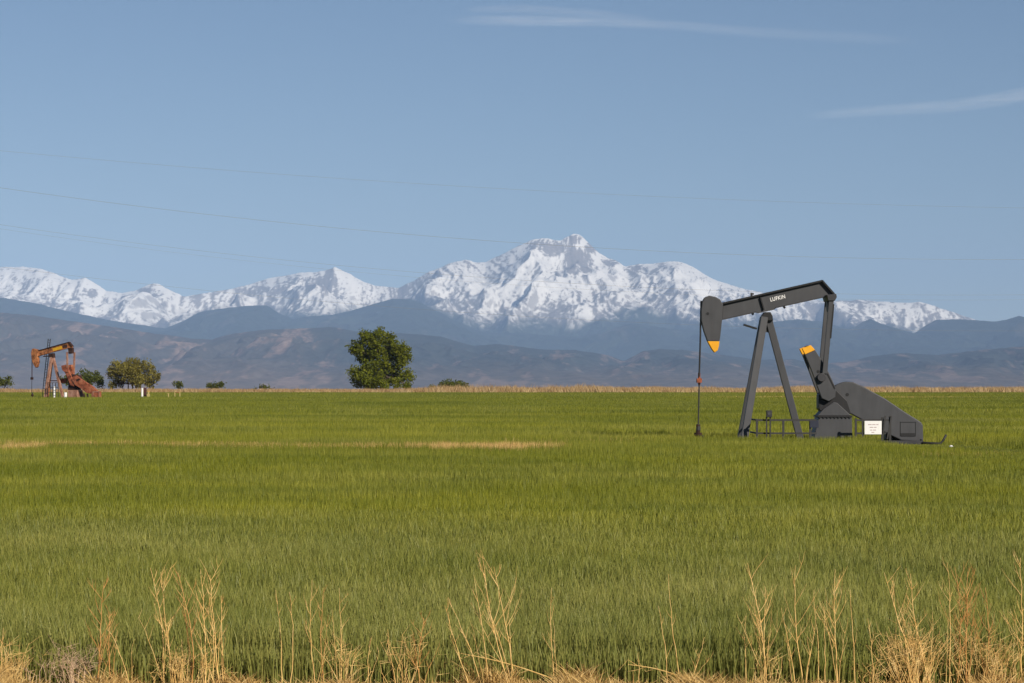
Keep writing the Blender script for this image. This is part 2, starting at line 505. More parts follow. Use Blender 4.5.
# samson post legs
def leg(p, q, w_, d_): return MB().bar(p, q, w_, d_)
leg(L3(764, 316.5, -.24), L3(741.5, 443, -1.0), .31, .26).build('leg', M['gray'], J, bevel=.02)
leg(L3(764, 316.5, .24), L3(741.5, 443, 1.0), .31, .26).build('leg', M['gray'], J, bevel=.02)
leg(L3(768.5, 318, 0), L3(801.5, 443, 0), .30, .30).build('leg', M['gray'], J, bevel=.02)
MB().prism(LP([(764.5, 318), (772.5, 318), (774.8, 331.6), (765.4, 331.6)]), -.06, .06).build('gusset_plate', M['gray_dark'], J)
w = MB().prism(LP([(759.5, 320), (761.5, 314.8), (764, 311.5), (770, 311.5), (772, 315.5), (772.6, 320)]), -.34, .34)
w.build('saddle_bearing', M['black'], J, bevel=.02)
w = MB().bar(L3(743.6, 324, -.1), L3(756.5, 328, -.1), .07, .5); w.build('step_plate', M['black'], J)
w = MB().tube([L3(751.6, 297, 0), L3(751.6, 292, 0)], .05, 8); w.tube([L3(750.6, 292.6, 0), L3(754, 293.2, 0)], .035, 8); w.build('eye_bolt', M['gray_dark'], J)
for a, b, yy in [((783.5, 305), (785, 307.5), 0), ((752, 312), (753.5, 314), 0)]:
    MB().tube([L3(*a, yy), L3(*b, yy)], .05, 8).build('bolt_or_hole', M['gray_dark'], J)

# equalizer, pitman arms, cranks
w = MB().prism(LP([(824.6, 294.6), (834, 293.8), (834.6, 297), (832.6, 300.6), (826, 300.6)]), -.95, .95); w.build('equalizer', M['gray_dark'], J, bevel=.02)
w = MB().prism(LP([(826.6, 300.4), (832.4, 300.4), (831.6, 311), (827.4, 311)]), -.3, .3); w.build('tail_bearing', M['black'], J, bevel=.02)
for s in (-1, 1):
    y_ = s * .80
    w = MB().bar(L3(829.6, 297.5, y_), L3(822.6, 373, y_), .215, .16)
    w.build('pitman_arm', M['gray'], J, bevel=.015)
    w = MB(); w.bar(L3(831.6, 304, y_ - .085), L3(828.4, 338, y_ - .085), .06, .014); w.build('side_plate', M['black'], J)
    crank = [(803.5, 354), (813.5, 349.5), (823, 364.5), (829.5, 377), (834.2, 388), (833.4, 396.5), (827, 400.5), (820, 397.5), (815, 384), (810, 370)]
    y0, y1 = (-.70, -.42) if s < 0 else (.42, .70)
    c_ = MB().prism(LP(crank), y0, y1).build('crank', M['gray'], J, bevel=.025)
    MB().prism(LP([(800.5, 348), (809, 344.4), (813.5, 349.4), (803.5, 353.9)]), y0 - .003, y1 + .003).build('crank_tip', M['yellow'], c_, bevel=.02)
    ys_ = (-.92, -.70) if s < 0 else (.70, .92)
    w = MB().disc(L(819.6, 376.6), .19, *ys_, 18); w.build('wrist_pin', M['gray_dark'], c_, bevel=.02)
    w = MB()
    for (a, b) in [((811, 352), (830.5, 390)), ]:
        yf = y0 - .012 if s < 0 else y1 + .012
        w.bar(L3(821.5, 364.5, yf), L3(833.2, 388, yf), .05, .024)
    w.disc(L(816.4, 370.8), .07, y0 - .01, y0, 10)
    w.build('edge_rib', M['black'], c_)

# gear box, pedestal, belt guard
w = MB().prism(LP([(817.6, 394), (822, 389), (834, 388), (846, 400), (850.6, 413.4), (820, 411), (817.6, 407.5)]), -.40, .55); w.build('gear_box', M['black'], J, bevel=.03)  # black colour stands for the shadow under the crank
w = MB().prism(LP([(832, 401.2), (835.5, 402), (849.2, 414.6), (816, 414.6), (822, 408)]), -.64, .62); w.build('gear_cradle', M['gray'], J, bevel=.02)
w = MB().prism(LP([(816.5, 416), (849.6, 416), (850.4, 443), (810.5, 443)]), -.8, .8); ped = w.build('pedestal', M['gray'], J, bevel=.03)
w = MB().prism(LP([(815.4, 414.4), (850.2, 414.4), (850.2, 416), (815.4, 416)]), -.86, .86)
for k in range(9): w.disc(L(818 + k * 3.7, 416.6), .035, -.86, -.80, 8)
w.build('bolted_flange', M['black'], ped)  # black draws the flange's shadow line as colour
guard = [(834, 384.5), (841.4, 381.6), (846, 380.8), (851.7, 381.2), (860.5, 384.8), (883.9, 397.7), (904.4, 411.6), (916, 418.8), (920, 421.6), (921.6, 424.5), (922, 440), (919, 441), (900, 439.3), (886.8, 433), (881, 430), (866, 421.6), (851.7, 413.8), (841, 408), (834.7, 400.6), (832.6, 392)]
bg = MB().prism(LP(guard), -.36, .12).build('belt_guard', M['gray'], J, bevel=.04)
MB().disc(L(846.2, 393.8), .075, -.374, -.36, 12).build('shaft_hole', M['black'], bg)
w = MB()
a0, a1 = L(898.8, 435.2), L(914.6, 421)
for (xa, xb, za, zb) in [(a0[0], a1[0], a1[1] - .03, a1[1]), (a0[0], a0[0] + .03, a0[1], a1[1]), (a1[0] - .03, a1[0], a0[1], a1[1])]:
    w.box(xa, xb, -.372, -.36, za, zb)
w.box(L(899.4, 0)[0], L(914, 0)[0], -.385, -.36, L(0, 435.4)[1], L(0, 432.2)[1])
w.build('hatch', M['black'], bg)
for (pa, pb) in [((904.5, 440), (908.5, 443.4)), ((913.4, 440.6), (918, 444))]:
    MB().box(L(*pa)[0], L(*pb)[0], -.3, .1, -.06, L(*pa)[1]).build('foot', M['black'], J)
w = MB()
w.tube([L3(919, 441.6, -.9), L3(937, 442.4, -.9), L3(940, 439, -.9), L3(943, 433.6, -.9)], .05, 6)
w.tube([L3(919, 439, -.5), L3(920, 441.6, -.9)], .05, 6)
w.build('drag_hook', M['steel'], J, smooth=True)
w = MB()
for yy in (-.75, .75): w.box(L(737, 0)[0], L(920, 0)[0], yy - .12, yy + .12, -.05, .16)
for px_ in (742, 800, 852, 900): w.box(L(px_, 0)[0] - .12, L(px_, 0)[0] + .12, -.63, .63, -.03, .14)
w.build('skid', M['gray_dark'], J)
w = MB(); w.box(L(886, 0)[0], L(914, 0)[0], .2, .9, .16, .75); w.disc(L(899, 430), .33, -.1, .2, 18); w.build('motor', M['gray_dark'], J, bevel=.04)

Jx, Jy, Jz = J.location
# wellhead under the horse head
WH = empty('wellhead', (Jx + L(698, 0)[0], D1, Jz)); tag(WH, 'dark rusty wellhead in the wheat under the grey pump jack head', 'wellhead')
def W3(px, py, y=0): return ((px - 698) / S1, y, (OY - py) / S1)
w = MB().tube([W3(698, 444), W3(698, 436), W3(698, 434.6), W3(698, 432)], [.11, .11, .17, .17], 12); w.tube([W3(698, 432), W3(698.2, 424)], [.09, .09], 12); w.build('casing', M['rust_dk'], WH)
w = MB().tube([W3(698.2, 429.5), W3(698.2, 423.4)], [.10, .085], 12); w.tube([W3(696.2, 427), W3(700.4, 427)], .05, 8); w.build('stuffing_box', M['steel'], WH)
w = MB().tube([W3(698, 435), W3(702.5, 435), W3(702.5, 444)], .05, 8); w.build('flow_pipe', M['steel'], WH)

# guard railing
RA = empty('guard_railing', (Jx, D1 - 1.75, Jz)); tag(RA, 'dark steel pipe guard railing round the grey pump jack base', 'railing')
def pole(px, p0, p1, r=.045, mat='steel', par=RA, y=0):
    return MB().bar((L(px, p0)[0], y, L(px, p0)[1]), (L(px, p1)[0], y, L(px, p1)[1]), r * 2, r * 2).build('post', M[mat], par)
for px_, top in ((753.4, 417.6), (779.4, 418), (806, 418), (850.8, 417), (857.8, 418), (877, 416), (884.6, 414.6)):
    pole(px_, 446, top)
for py_ in (418.8, 431.8):
    for (a, b) in ((753.4, 812), (850.8, 885)):
        MB().bar(L3(a, py_, 0), L3(b, py_, 0), .075, .07).build('rail', M['steel'], RA)
    MB().bar(L3(753.4, py_, 0), L3(753.4, py_, 3.4), .06, .07, (0, 0, 1)).build('rail', M['steel'], RA)
MB().bar(L3(877.6, 431, -.1), L3(879.6, 414.6, -.1), .06, .05).build('brace', M['steel'], RA)
MB().bar(L3(881.6, 437.5, -.1), L3(885.6, 415, -.1), .06, .05).build('brace', M['steel'], RA)
# control box on a post
CB = empty('control_box', (Jx + L(765, 0)[0], D1 - 1.9, Jz)); tag(CB, 'small dark control box on a double post beside the grey pump jack legs', 'control box')
def C3(px, py, y=0): return ((px - 765) / S1, y, (OY - py) / S1)
MB().box(-2.6 / S1, 2.9 / S1, -.12, .12, (OY - 416) / S1, (OY - 409.2) / S1).build('housing', M['steel'], CB, bevel=.02)
MB().disc((-.2 / S1, (OY - 412.4) / S1), .07, -.135, -.12, 12).build('dial', M['gray'], CB)
for px_ in (762.6, 766.2): MB().bar(C3(px_, 446), C3(px_, 416), .06, .06).build('post', M['steel'], CB)
# blue plate on railing, white sign
NP = MB().box(-4.4 / S1, 4.4 / S1, -.03, .0, -3.4 / S1, 3.4 / S1).build('equipment_plate', M['navy'], None, bevel=.008)
NP.location = (Jx + L(809.6, 0)[0], D1 - 1.84, Jz + L(0, 422.8)[1]); tag(NP, 'small dark blue plate fixed to the guard railing left of the pedestal', 'plate')
SG = empty('warning_sign', (Jx + L(867.6, 0)[0], D1 - 1.85, Jz + L(0, 426.2)[1])); tag(SG, 'white rectangular sign with faded lines of print hung on the guard railing', 'sign')
MB().box(-8.4 / S1, 8.4 / S1, -.02, .0, -6.6 / S1, 6.6 / S1).build('panel', M['white'], SG, bevel=.006)
for row, (zz, segs) in enumerate([(3.0, [(-5, -1.5), (-.9, 2.4), (3.0, 5.2)]), (.3, [(-3.4, .2), (.8, 3.4)]), (-2.4, [(-3.0, -.8), (-.2, 2.8)]), (-4.6, [(-1.6, 1.2)])]):
    w = MB()
    for a, b in segs: w.box(a / S1, b / S1, -.024, -.02, (zz - .42) / S1, (zz + .42) / S1)
    w.build('print_line', M['ink'], SG)
# pale stone in the stubble to the right
def rock(name, x, y, r, mat):
    rr = random.Random(5); vs = []; m = MB()
    n1, n2 = 6, 9
    for i in range(n1 + 1):
        th = math.pi * i / n1
        for k in range(n2):
            ph = 2 * math.pi * k / n2; q = r * (1 + .25 * rr.uniform(-1, 1))
            m.v.append((q * 1.4 * math.sin(th) * math.cos(ph), q * math.sin(th) * math.sin(ph), q * .8 * math.cos(th)))
    for i in range(n1):
        for k in range(n2):
            l = (k + 1) % n2
            m.f.append((i * n2 + k, (i + 1) * n2 + k, (i + 1) * n2 + l, i * n2 + l))
    o = m.build(name, mat); o.location = (x, y, gz(x, y) + r * .6); return o
tag(rock('stone', wx(951, 118), 118, .055, M['white']), 'pale stone lying in the short wheat right of the grey pump jack', 'stone')

# ------------------------------------------------------------------ rusty pump jack
D2 = 442.0; S2 = F / D2; YAW = R(25); CY = math.cos(YAW); SY = math.sin(YAW)
x2 = wx(55.4, D2)
K = empty('pump_jack', (x2, D2, gz(x2, D2)), -YAW)
K.scale = (1.03, 1, 1)
tag(K, 'old rusty orange pump jack with yellow stripe on its beam at far field edge', 'pump jack')
def Q(X, Y, y=0.0):
    """zoomed picture point -> local (x, z) for a piece at local depth y"""
    px = 20 + X / 9.11; py = 330 + Y / 9.11
    return (((px - 56) / S2 - y * SY) / CY, (397.6 - py) / S2)
def Q3(X, Y, y=0.0): a = Q(X, Y, y); return (a[0], y, a[1])
def QP(pts, y=0.0): return [Q(a, b, y) for a, b in pts]
w = MB().prism(QP([(160, 178), (300, 141), (440, 104), (465, 100), (494, 138), (488, 158), (450, 152), (300, 186), (165, 223)]), -.10, .10)
kb = w.build('walking_beam', M['rust_or'], K)
w = MB().bar(Q3(160, 177), Q3(462, 99), .10, .5); w.bar(Q3(462, 100), Q3(494, 138), .10, .5); w.build('top_flange', M['rust_dk'], kb)
w = MB().bar(Q3(165, 224), Q3(300, 188), .09, .46); w.bar(Q3(300, 188), Q3(450, 153), .09, .46); w.build('bottom_flange', M['rust_or'], kb)
MB().prism(QP([(302, 156), (388, 133), (394, 158), (308, 181)], -.12), -.13, -.10).build('stripe', M['old_yellow'], kb)
MB().prism(QP([(396, 130), (440, 118), (444, 148), (400, 157)], -.12), -.128, -.10).build('patch', M['rust_dk'], kb)
kh = MB().prism(QP([(104, 195), (110, 165), (122, 155), (160, 166), (172, 186), (164, 232), (168, 280), (158, 322), (147, 331), (126, 300), (108, 245)]), -.32, .32).build('horse_head', M['rust_or'], K, bevel=.04)
w = MB()
for yy in (-.13, .13): w.tube([Q3(104, 230, yy), Q3(103.5, 330, yy), Q3(103.5, 425, yy)], .05, 6)
w.build('bridle', M['rust_dk'], K)
w = MB().bar(Q3(103, 418), Q3(103, 440), .28, .4); w.build('carrier_bar', M['rust_dk'], K)
MB().tube([Q3(103, 430), Q3(101, 560)], .045, 6).build('polished_rod', M['steel'], K)
MB().bar(Q3(294, 235, -.25), Q3(240, 606, -.95), .38, .3).build('leg', M['rust_pale'], K)
MB().bar(Q3(294, 235, .25), Q3(240, 606, .95), .38, .3).build('leg', M['rust_or'], K)
MB().bar(Q3(305, 235, 0), Q3(402, 606, 0), .36, .34).build('leg', M['rust_pale'], K)
w = MB().bar(Q3(268, 430, -.55), Q3(268, 430, .55), .22, .12, (0, 0, 1)); w.bar(Q3(262, 450, 0), Q3(350, 450, 0), .16, .16); w.build('cross_brace', M['rust_dk'], K)
MB().prism(QP([(276, 205), (310, 198), (318, 240), (284, 240)]), -.36, .36).build('saddle_bearing', M['rust_dk'], K)
w = MB().bar(Q3(228, 228, -.1), Q3(300, 222, -.1), .12, 1.0); w.bar(Q3(232, 226, -.5), Q3(232, 205, -.5), .08, .08); w.build('work_platform', M['rust_dk'], K)
# ladder
w = MB()
la, lb = Q3(262, 66, .7), Q3(204, 606, .7)
for dx in (-.19, .19): w.bar((la[0] + dx, .7, la[2]), (lb[0] + dx, .7, lb[2]), .085, .08)
for k in range(22):
    u = (k + .5) / 22; px_ = la[0] + (lb[0] - la[0]) * u; pz_ = la[2] + (lb[2] - la[2]) * u
    w.bar((px_ - .19, .7, pz_), (px_ + .19, .7, pz_), .05, .05)
w.build('ladder', M['steel'], K)
w = MB().bar(Q3(472, 186, -1.05), Q3(480, 186, 1.05), .34, .34, (0, 0, 1)); w.build('equalizer', M['rust_dk'], K)
MB().prism(QP([(455, 150), (495, 150), (498, 200), (462, 205)]), -.25, .25).build('tail_bearing', M['rust_dk'], K)
for s, (ta, tb) in ((-1, ((449, 190), (452, 330))), (1, ((500, 190), (494, 420)))):
    MB().bar(Q3(*ta, s * .98), Q3(*tb, s * .98), .26, .18).build('pitman_arm', M['rust_pale'], K)
    if s < 0:
        pl = [(395, 318), (440, 306), (468, 372), (492, 430), (520, 470), (512, 502), (478, 490), (446, 415), (425, 376), (404, 350)]
        yy = (-.85, -.5)
    else:
        pl = [(432, 308), (470, 306), (492, 390), (515, 440), (530, 480), (505, 495), (470, 430), (446, 370)]
        yy = (.5, .85)
    ck = MB().prism(QP(pl, yy[0]), *yy).build('crank', M['rust_red'], K, bevel=.03)
    cw = [(393, 314), (440, 303), (452, 336), (462, 368), (430, 376), (402, 352)] if s < 0 else [(436, 304), (470, 303), (486, 352), (456, 362)]
    MB().prism(QP(cw, yy[0] - .2), yy[0] - .2 if s < 0 else yy[1], yy[0] if s < 0 else yy[1] + .2).build('counterweight', M['rust_red'] if s < 0 else M['rust_or'], ck, bevel=.03)
w = MB().prism(QP([(440, 400), (490, 390), (560, 400), (580, 450), (560, 480), (520, 505), (470, 490)]), -.4, .5); w.build('gear_box', M['rust_dk'], K, bevel=.04)
w = MB().prism(QP([(372, 432), (430, 428), (436, 470), (372, 472)], .5), .3, .6); w.build('brake_drum', M['rust_red'], K, bevel=.03)
w = MB().prism(QP([(500, 440), (515, 412), (540, 402), (572, 424), (640, 468), (700, 504), (745, 545), (758, 575), (700, 572), (640, 560), (590, 522), (530, 488)], -.7), -1.0, -.6); kg = w.build('belt_guard', M['rust_red'], K, bevel=.04)
MB().prism(QP([(530, 440), (566, 426), (572, 440), (540, 456)], -1.0), -1.015, -1.0).build('slot', M['rust_dk'], kg)
w = MB().box(Q(690, 0, -.8)[0], Q(756, 0, -.8)[0], -1.15, -.3, .05, Q(0, 545)[1]); mo = w.build('motor_housing', M['rust_red'], K, bevel=.04)
w = MB()
xa, xb, za, zb = Q(694, 0, -1.15)[0], Q(758, 0, -1.15)[0], .05, Q(0, 545)[1]
for q_ in ((xa, xb, zb - .14, zb), (xa, xb, za, za + .14), (xa, xa + .14, za, zb), (xb - .14, xb, za, zb)): w.box(q_[0], q_[1], -1.2, -1.15, q_[2], q_[3])
w.build('housing_frame', M['rust_pale'], mo)
w = MB().prism(QP([(470, 490), (540, 500), (560, 534), (462, 534)], 0), -.5, .5); w.build('gear_cradle', M['rust_dk'], K)
w = MB().box(Q(462, 0, -.6)[0], Q(552, 0, -.6)[0], -.9, .8, .0, Q(0, 535)[1]); w.build('pedestal', M['rust_pale'], K, bevel=.04)
w = MB()
for yy in (-.9, .9): w.box(Q(225, 0, yy)[0], Q(760, 0, yy)[0] if yy < 0 else Q(720, 0, 0)[0], yy - .14, yy + .14, -.05, .22)
w.build('skid', M['rust_dk'], K)
for (a, b) in (((606, 565), (612, 600)), ((640, 568), (646, 600))): MB().bar(Q3(*a, -.8), Q3(*b, -.8), .2, .2).build('foot', M['rust_dk'], K)
# fence panels, drum and wellhead by the rusty jack
FX = empty('guard_railing', (x2, D2 - 1.9, gz(x2, D2))); tag(FX, 'dark steel mesh guard railing standing before the rusty pump jack legs', 'railing')
def U3(X, Y, y=0): return ((20 + X / 9.11 - 56) / S2, y, (397.6 - 330 - Y / 9.11) / S2)
for X_ in (278, 300, 318, 348, 372): MB().bar(U3(X_, 606), U3(X_, 466), .09, .07).build('post', M['black'], FX)
for Y_ in (468, 510, 555): MB().bar(U3(278, Y_), U3(372, Y_), .07, .06).build('rail', M['black'], FX)
def drum(name, X, Y0, Y1, r, mat, y, label, cat):
    e = empty(name, (x2 + U3(X, 0)[0], D2 + y, gz(x2, D2))); tag(e, label, cat)
    z0, z1 = U3(0, Y0)[2], U3(0, Y1)[2]
    MB().tube([(0, 0, max(z0, -.02)), (0, 0, z0 + .1), (0, 0, z1 - .06), (0, 0, z1)], [r * .96, r, r, r * .9], 16).build('body', mat, e, smooth=False)
    MB().tube([(r * .3, 0, z1), (r * .3, 0, z1 + .06)], .06, 8).build('cap', M['steel'], e)
drum('drum', 440, 612, 556, .24, M['white'], -2.1, 'white round drum on the ground under the rusty pump jack gear box', 'drum')
drum('tank', 328, 612, 502, .17, M['white'], -1.0, 'narrow white upright tank behind the railing of the rusty pump jack', 'tank')
e = empty('wellhead', (x2 + (Q(101, 0)[0]) * CY, D2 + -SY * Q(101, 0)[0], gz(x2, D2))); tag(e, 'dark wellhead under the head of the rusty pump jack', 'wellhead')
MB().tube([(0, 0, -.05), (0, 0, .5), (0, 0, .52), (0, 0, .7)], [.16, .16, .22, .22], 10).build('casing', M['rust_dk'], e)
MB().tube([(0, 0, .7), (0, 0, .98)], .12, 10).build('stuffing_box', M['steel'], e)

# marker posts and meter equipment right of it
def simple_thing(name, px, dpt, label, cat):
    x_ = wx(px, dpt); return tag(empty(name, (x_, dpt, gz(x_, dpt))), label, cat)
D3 = 455.0; S3 = F / D3
e = simple_thing('marker_post', 142.2, D3, 'white marker post beside the maroon cabinet at the far field edge', 'post')
MB().tube([(0, 0, -.1), (0, 0, 1.55)], .17, 12).build('pipe', M['white'], e)
MB().tube([(0, 0, 1.55), (0, 0, 1.62), (0, 0, 1.70)], [.19, .19, .05], 12).build('cap', M['white'], e)
e = simple_thing('meter_cabinet', 145.2, D3 + 1.2, 'narrow maroon cabinet with a pale knob on top between white and yellow equipment', 'cabinet')
MB().box(-.21, .21, -.2, .2, 0, 1.75).build('housing', M['maroon'], e, bevel=.03)
MB().tube([(0, 0, 1.75), (0, 0, 1.92)], .1, 10).build('vent', M['concrete'], e)
MB().box(-.15, .15, -.215, -.2, .5, 1.5).build('door', M['maroon'], e)
e = simple_thing('valve_stand', 148.6, D3, 'faded yellow valve stand right of the maroon cabinet', 'valve stand')
MB().box(-.26, .2, -.2, .2, 0, .75).build('body', M['pale_yellow'], e, bevel=.03)
MB().tube([(-.02, 0, .75), (-.02, 0, 1.15)], .14, 10).build('riser', M['pale_yellow'], e)
MB().bar((-.2, 0, 1.18), (.22, 0, 1.18), .08, .08).build('handwheel', M['old_yellow'], e)
e = simple_thing('valve_post', 168.4, D3, 'small pale yellow valve post alone in the far wheat', 'post')
MB().tube([(0, 0, -.1), (0, 0, .8)], .1, 10).build('pipe', M['pale_yellow'], e); MB().bar((-.16, 0, .82), (.16, 0, .82), .07, .1).build('handwheel', M['pale_yellow'], e)
e = simple_thing('pipe_frame', 177.2, D3, 'yellow pipe frame of two posts with a cross bar at the far field edge', 'pipe frame')
for dx in (-.38, .42): MB().tube([(dx, 0, -.1), (dx, 0, 1.15)], .085, 10).build('post', M['pale_yellow'], e)
MB().bar((-.45, 0, 1.0), (.5, 0, 1.0), .09, .09).build('cross_bar', M['rust_or'], e)

# ------------------------------------------------------------------ trees and bushes
def leaf_cloud(lobes, n, size, seed):
    """small leaf faces through and on a set of lobes (x,y,z,r)"""
    g_ = np.random.default_rng(seed)
    lob = np.array(lobes); p = lob[:, 3] ** 2; p = p / p.sum()
    idx = g_.choice(len(lob), n, p=p)
    d = g_.normal(size=(n, 3)); d /= np.linalg.norm(d, axis=1)[:, None]
    rad = lob[idx, 3] * np.clip(g_.random(n) ** .45 * (1 + .18 * g_.normal(size=n)), .05, 1.35)
    # clumpy: pull toward sub-clump points
    c = lob[idx, :3] + d * rad[:, None] * np.array([1, 1, .9])
    cl = lob[g_.choice(len(lob), max(8, n // 22), p=p)]
    dd = g_.normal(size=(len(cl), 3)); dd /= np.linalg.norm(dd, axis=1)[:, None]
    cc = cl[:, :3] + dd * (cl[:, 3] * (.45 + .6 * g_.random(len(cl))))[:, None]
    j = g_.choice(len(cc), n)
    half = g_.random(n) < .75
    c = np.where(half[:, None], cc[j] + g_.normal(size=(n, 3)) * size * 1.35, c)
    c[:, 2] = np.maximum(c[:, 2], .15)
    u = g_.normal(size=(n, 3)); u /= np.linalg.norm(u, axis=1)[:, None]
    v = np.cross(u, g_.normal(size=(n, 3))); v /= np.linalg.norm(v, axis=1)[:, None]
    s = size * (.55 + .8 * g_.random(n))[:, None]
    V = np.stack([c - u * s, c + v * s * .55, c + u * s, c - v * s * .55], 1).reshape(-1, 3)
    b = np.arange(n) * 4
    tint = np.clip(np.where(half, (g_.random(len(cc)))[j] * .6 + .2, .5) + .25 * (g_.random(n) - .5), 0, 1)
    return V, np.stack([b, b + 1, b + 2, b + 3], 1), np.repeat(tint, 4)

def make_tree(name, px, D, lobes_px, org, sc_, base_py, leafmat, n, size, label, cat, trunks, group=None, depth=.8, seed=1, extra=10):
    """lobes_px in zoomed picture points; trunks = list of (base dx m, radius, [limb tips as lobe index])"""
    x_ = wx(px, D); z_ = gz(x_, D); s_ = F / D
    e = tag(empty(name, (x_, D, z_)), label, cat, group)
    rr = random.Random(seed)
    lob = []
    for (X_, Y_, r_) in lobes_px:
        a = org[0] + X_ / sc_; b = org[1] + Y_ / sc_
        lob.append([(a - px) / s_, 0, (base_py - b) / s_, r_ / sc_ / s_])
    xr = max(abs(l[0]) for l in lob) + .01
    top = max(l[2] for l in lob)
    for l in lob:
        k = math.sqrt(max(0, 1 - (l[0] / (xr * 1.1)) ** 2))
        l[1] = rr.uniform(-1, 1) * depth * xr * k * .6
    for _ in range(extra):
        l = rr.choice(lob); k = math.sqrt(max(0, 1 - (l[0] / (xr * 1.1)) ** 2))
        lob.append([l[0] * rr.uniform(.5, .95), rr.choice((-1, 1)) * depth * xr * k * rr.uniform(.4, .9), l[2] * rr.uniform(.75, .95), l[3] * .9])
    V, Fc, ti = leaf_cloud(lob, n, size, seed)
    np_mesh('crown', V, [Fc], leafmat, {'tint': ti}, parent=e)
    w = MB()
    for (dx, rad, k) in trunks:
        fork = Vector((dx * 1.15 + rr.uniform(-.3, .3), rr.uniform(-.3, .3), top * .28))
        b0 = Vector((dx, 0, -.2))
        w.tube([b0, b0.lerp(fork, .5) + Vector((rr.uniform(-.1, .1), 0, 0)), fork], [rad, rad * .85, rad * .7], 8)
        for _ in range(k):
            l = rr.choice(lob); q = Vector(l[:3])
            mid = fork.lerp(q, .5) + Vector((rr.uniform(-.4, .4), rr.uniform(-.4, .4), rr.uniform(0, .6)))
            w.tube([fork, mid, q], [rad * .6, rad * .38, rad * .14], 6)
    w.build('trunk', M['bark'], e)
    return e

lb = [(310, 160, 42), (240, 170, 45), (380, 180, 48), (180, 225, 50), (450, 232, 48), (300, 240, 70), (400, 270, 65), (215, 290, 55), (470, 290, 40), (455, 330, 44), (370, 360, 50),
      (330, 330, 66), (250, 370, 60), (160, 400, 50), (180, 450, 42), (300, 415, 58), (400, 400, 66), (480, 410, 44), (515, 425, 28), (425, 455, 40), (352, 462, 30), (235, 450, 38), (205, 140, 14), (310, 128, 22), (140, 250, 24), (505, 250, 20), (500, 470, 26)]
make_tree('cottonwood_tree', 381.5, 752, lb, (330, 310), 6.4, 391, M['leaf_big'], 19000, .33, 'large round green leafy tree standing alone on the far field edge', 'tree',
          [(0, .45, 12), (.9, .28, 6), (-1.2, .28, 6)], seed=4, extra=16)
lb = [(510, 200, 40), (580, 188, 32), (630, 198, 34), (478, 225, 32), (560, 220, 40), (650, 236, 28), (500, 250, 30), (615, 240, 30), (480, 268, 20), (640, 268, 22), (680, 236, 12), (545, 178, 18)]
make_tree('willow_tree', 134, 748, lb, (0, 320), 4.27, 391, M['leaf_olive'], 9500, .26, 'wide olive brown tree with many bare stems right of the rusty pump jack', 'tree',
          [(-2.6, .18, 8), (-1.5, .2, 8), (-.4, .22, 9), (.6, .2, 8), (1.6, .2, 8), (2.6, .16, 7)], seed=9, extra=8)
BUSH = [
    ('bush', 90, 756, [(350, 225, 25), (400, 235, 28), (420, 250, 22), (370, 250, 30), (330, 250, 26), (300, 250, 20), (270, 245, 18), (435, 265, 14)], 2600, .3, 'large green bush showing behind the rusty pump jack'),
    ('bush', 5, 756, [(5, 250, 14), (35, 245, 13), (20, 260, 14), (-15, 252, 16), (48, 264, 8)], 900, .26, 'green bush cut by the left edge of the photo'),
    ('small_tree', 178, 756, [(750, 262, 9), (768, 260, 10), (762, 274, 8), (775, 270, 6)], 420, .24, 'small slim dark green tree behind the yellow pipe frame'),
    ('bush', 215, 758, [(890, 270, 12), (915, 272, 12), (945, 268, 12), (945, 262, 6), (925, 280, 10)], 800, .25, 'middle sized dark green bush between slim tree and low scrub'),
    ('bush', 265, 760, [(1110, 279, 7), (1130, 277, 8), (1150, 281, 6), (1170, 282, 4), (1090, 283, 4)], 420, .22, 'low flat grey green scrub left of the large round tree'),
]
for nm, px_, d_, lb, n_, sz, lab in BUSH:
    make_tree(nm, px_, d_, lb, (0, 320), 4.27, 391, M['leaf_bush'], n_, sz, lab, 'tree' if 'tree' in nm else 'bush', [(0, .1, 3), (.5, .08, 3)], seed=int(px_) + 3, extra=4, group=None)
lb = [(735, 468, 28), (765, 464, 26), (712, 476, 22), (790, 476, 22), (818, 470, 26), (848, 468, 26), (872, 482, 20), (760, 490, 28), (830, 490, 28)]
make_tree('bush', 453, 758, lb, (330, 310), 6.4, 391, M['leaf_bush'], 2400, .26, 'dark green double bush right of the large round tree', 'bush', [(-1, .1, 3), (1.2, .1, 3)], seed=21, extra=5)
lb = [(660, 484, 16), (675, 490, 12), (643, 492, 11)]
make_tree('bush', 432.5, 758, lb, (330, 310), 6.4, 391, M['leaf_bush'], 300, .22, 'tiny dark bush between the round tree and the double bush', 'bush', [(0, .06, 3)], seed=22, extra=2)

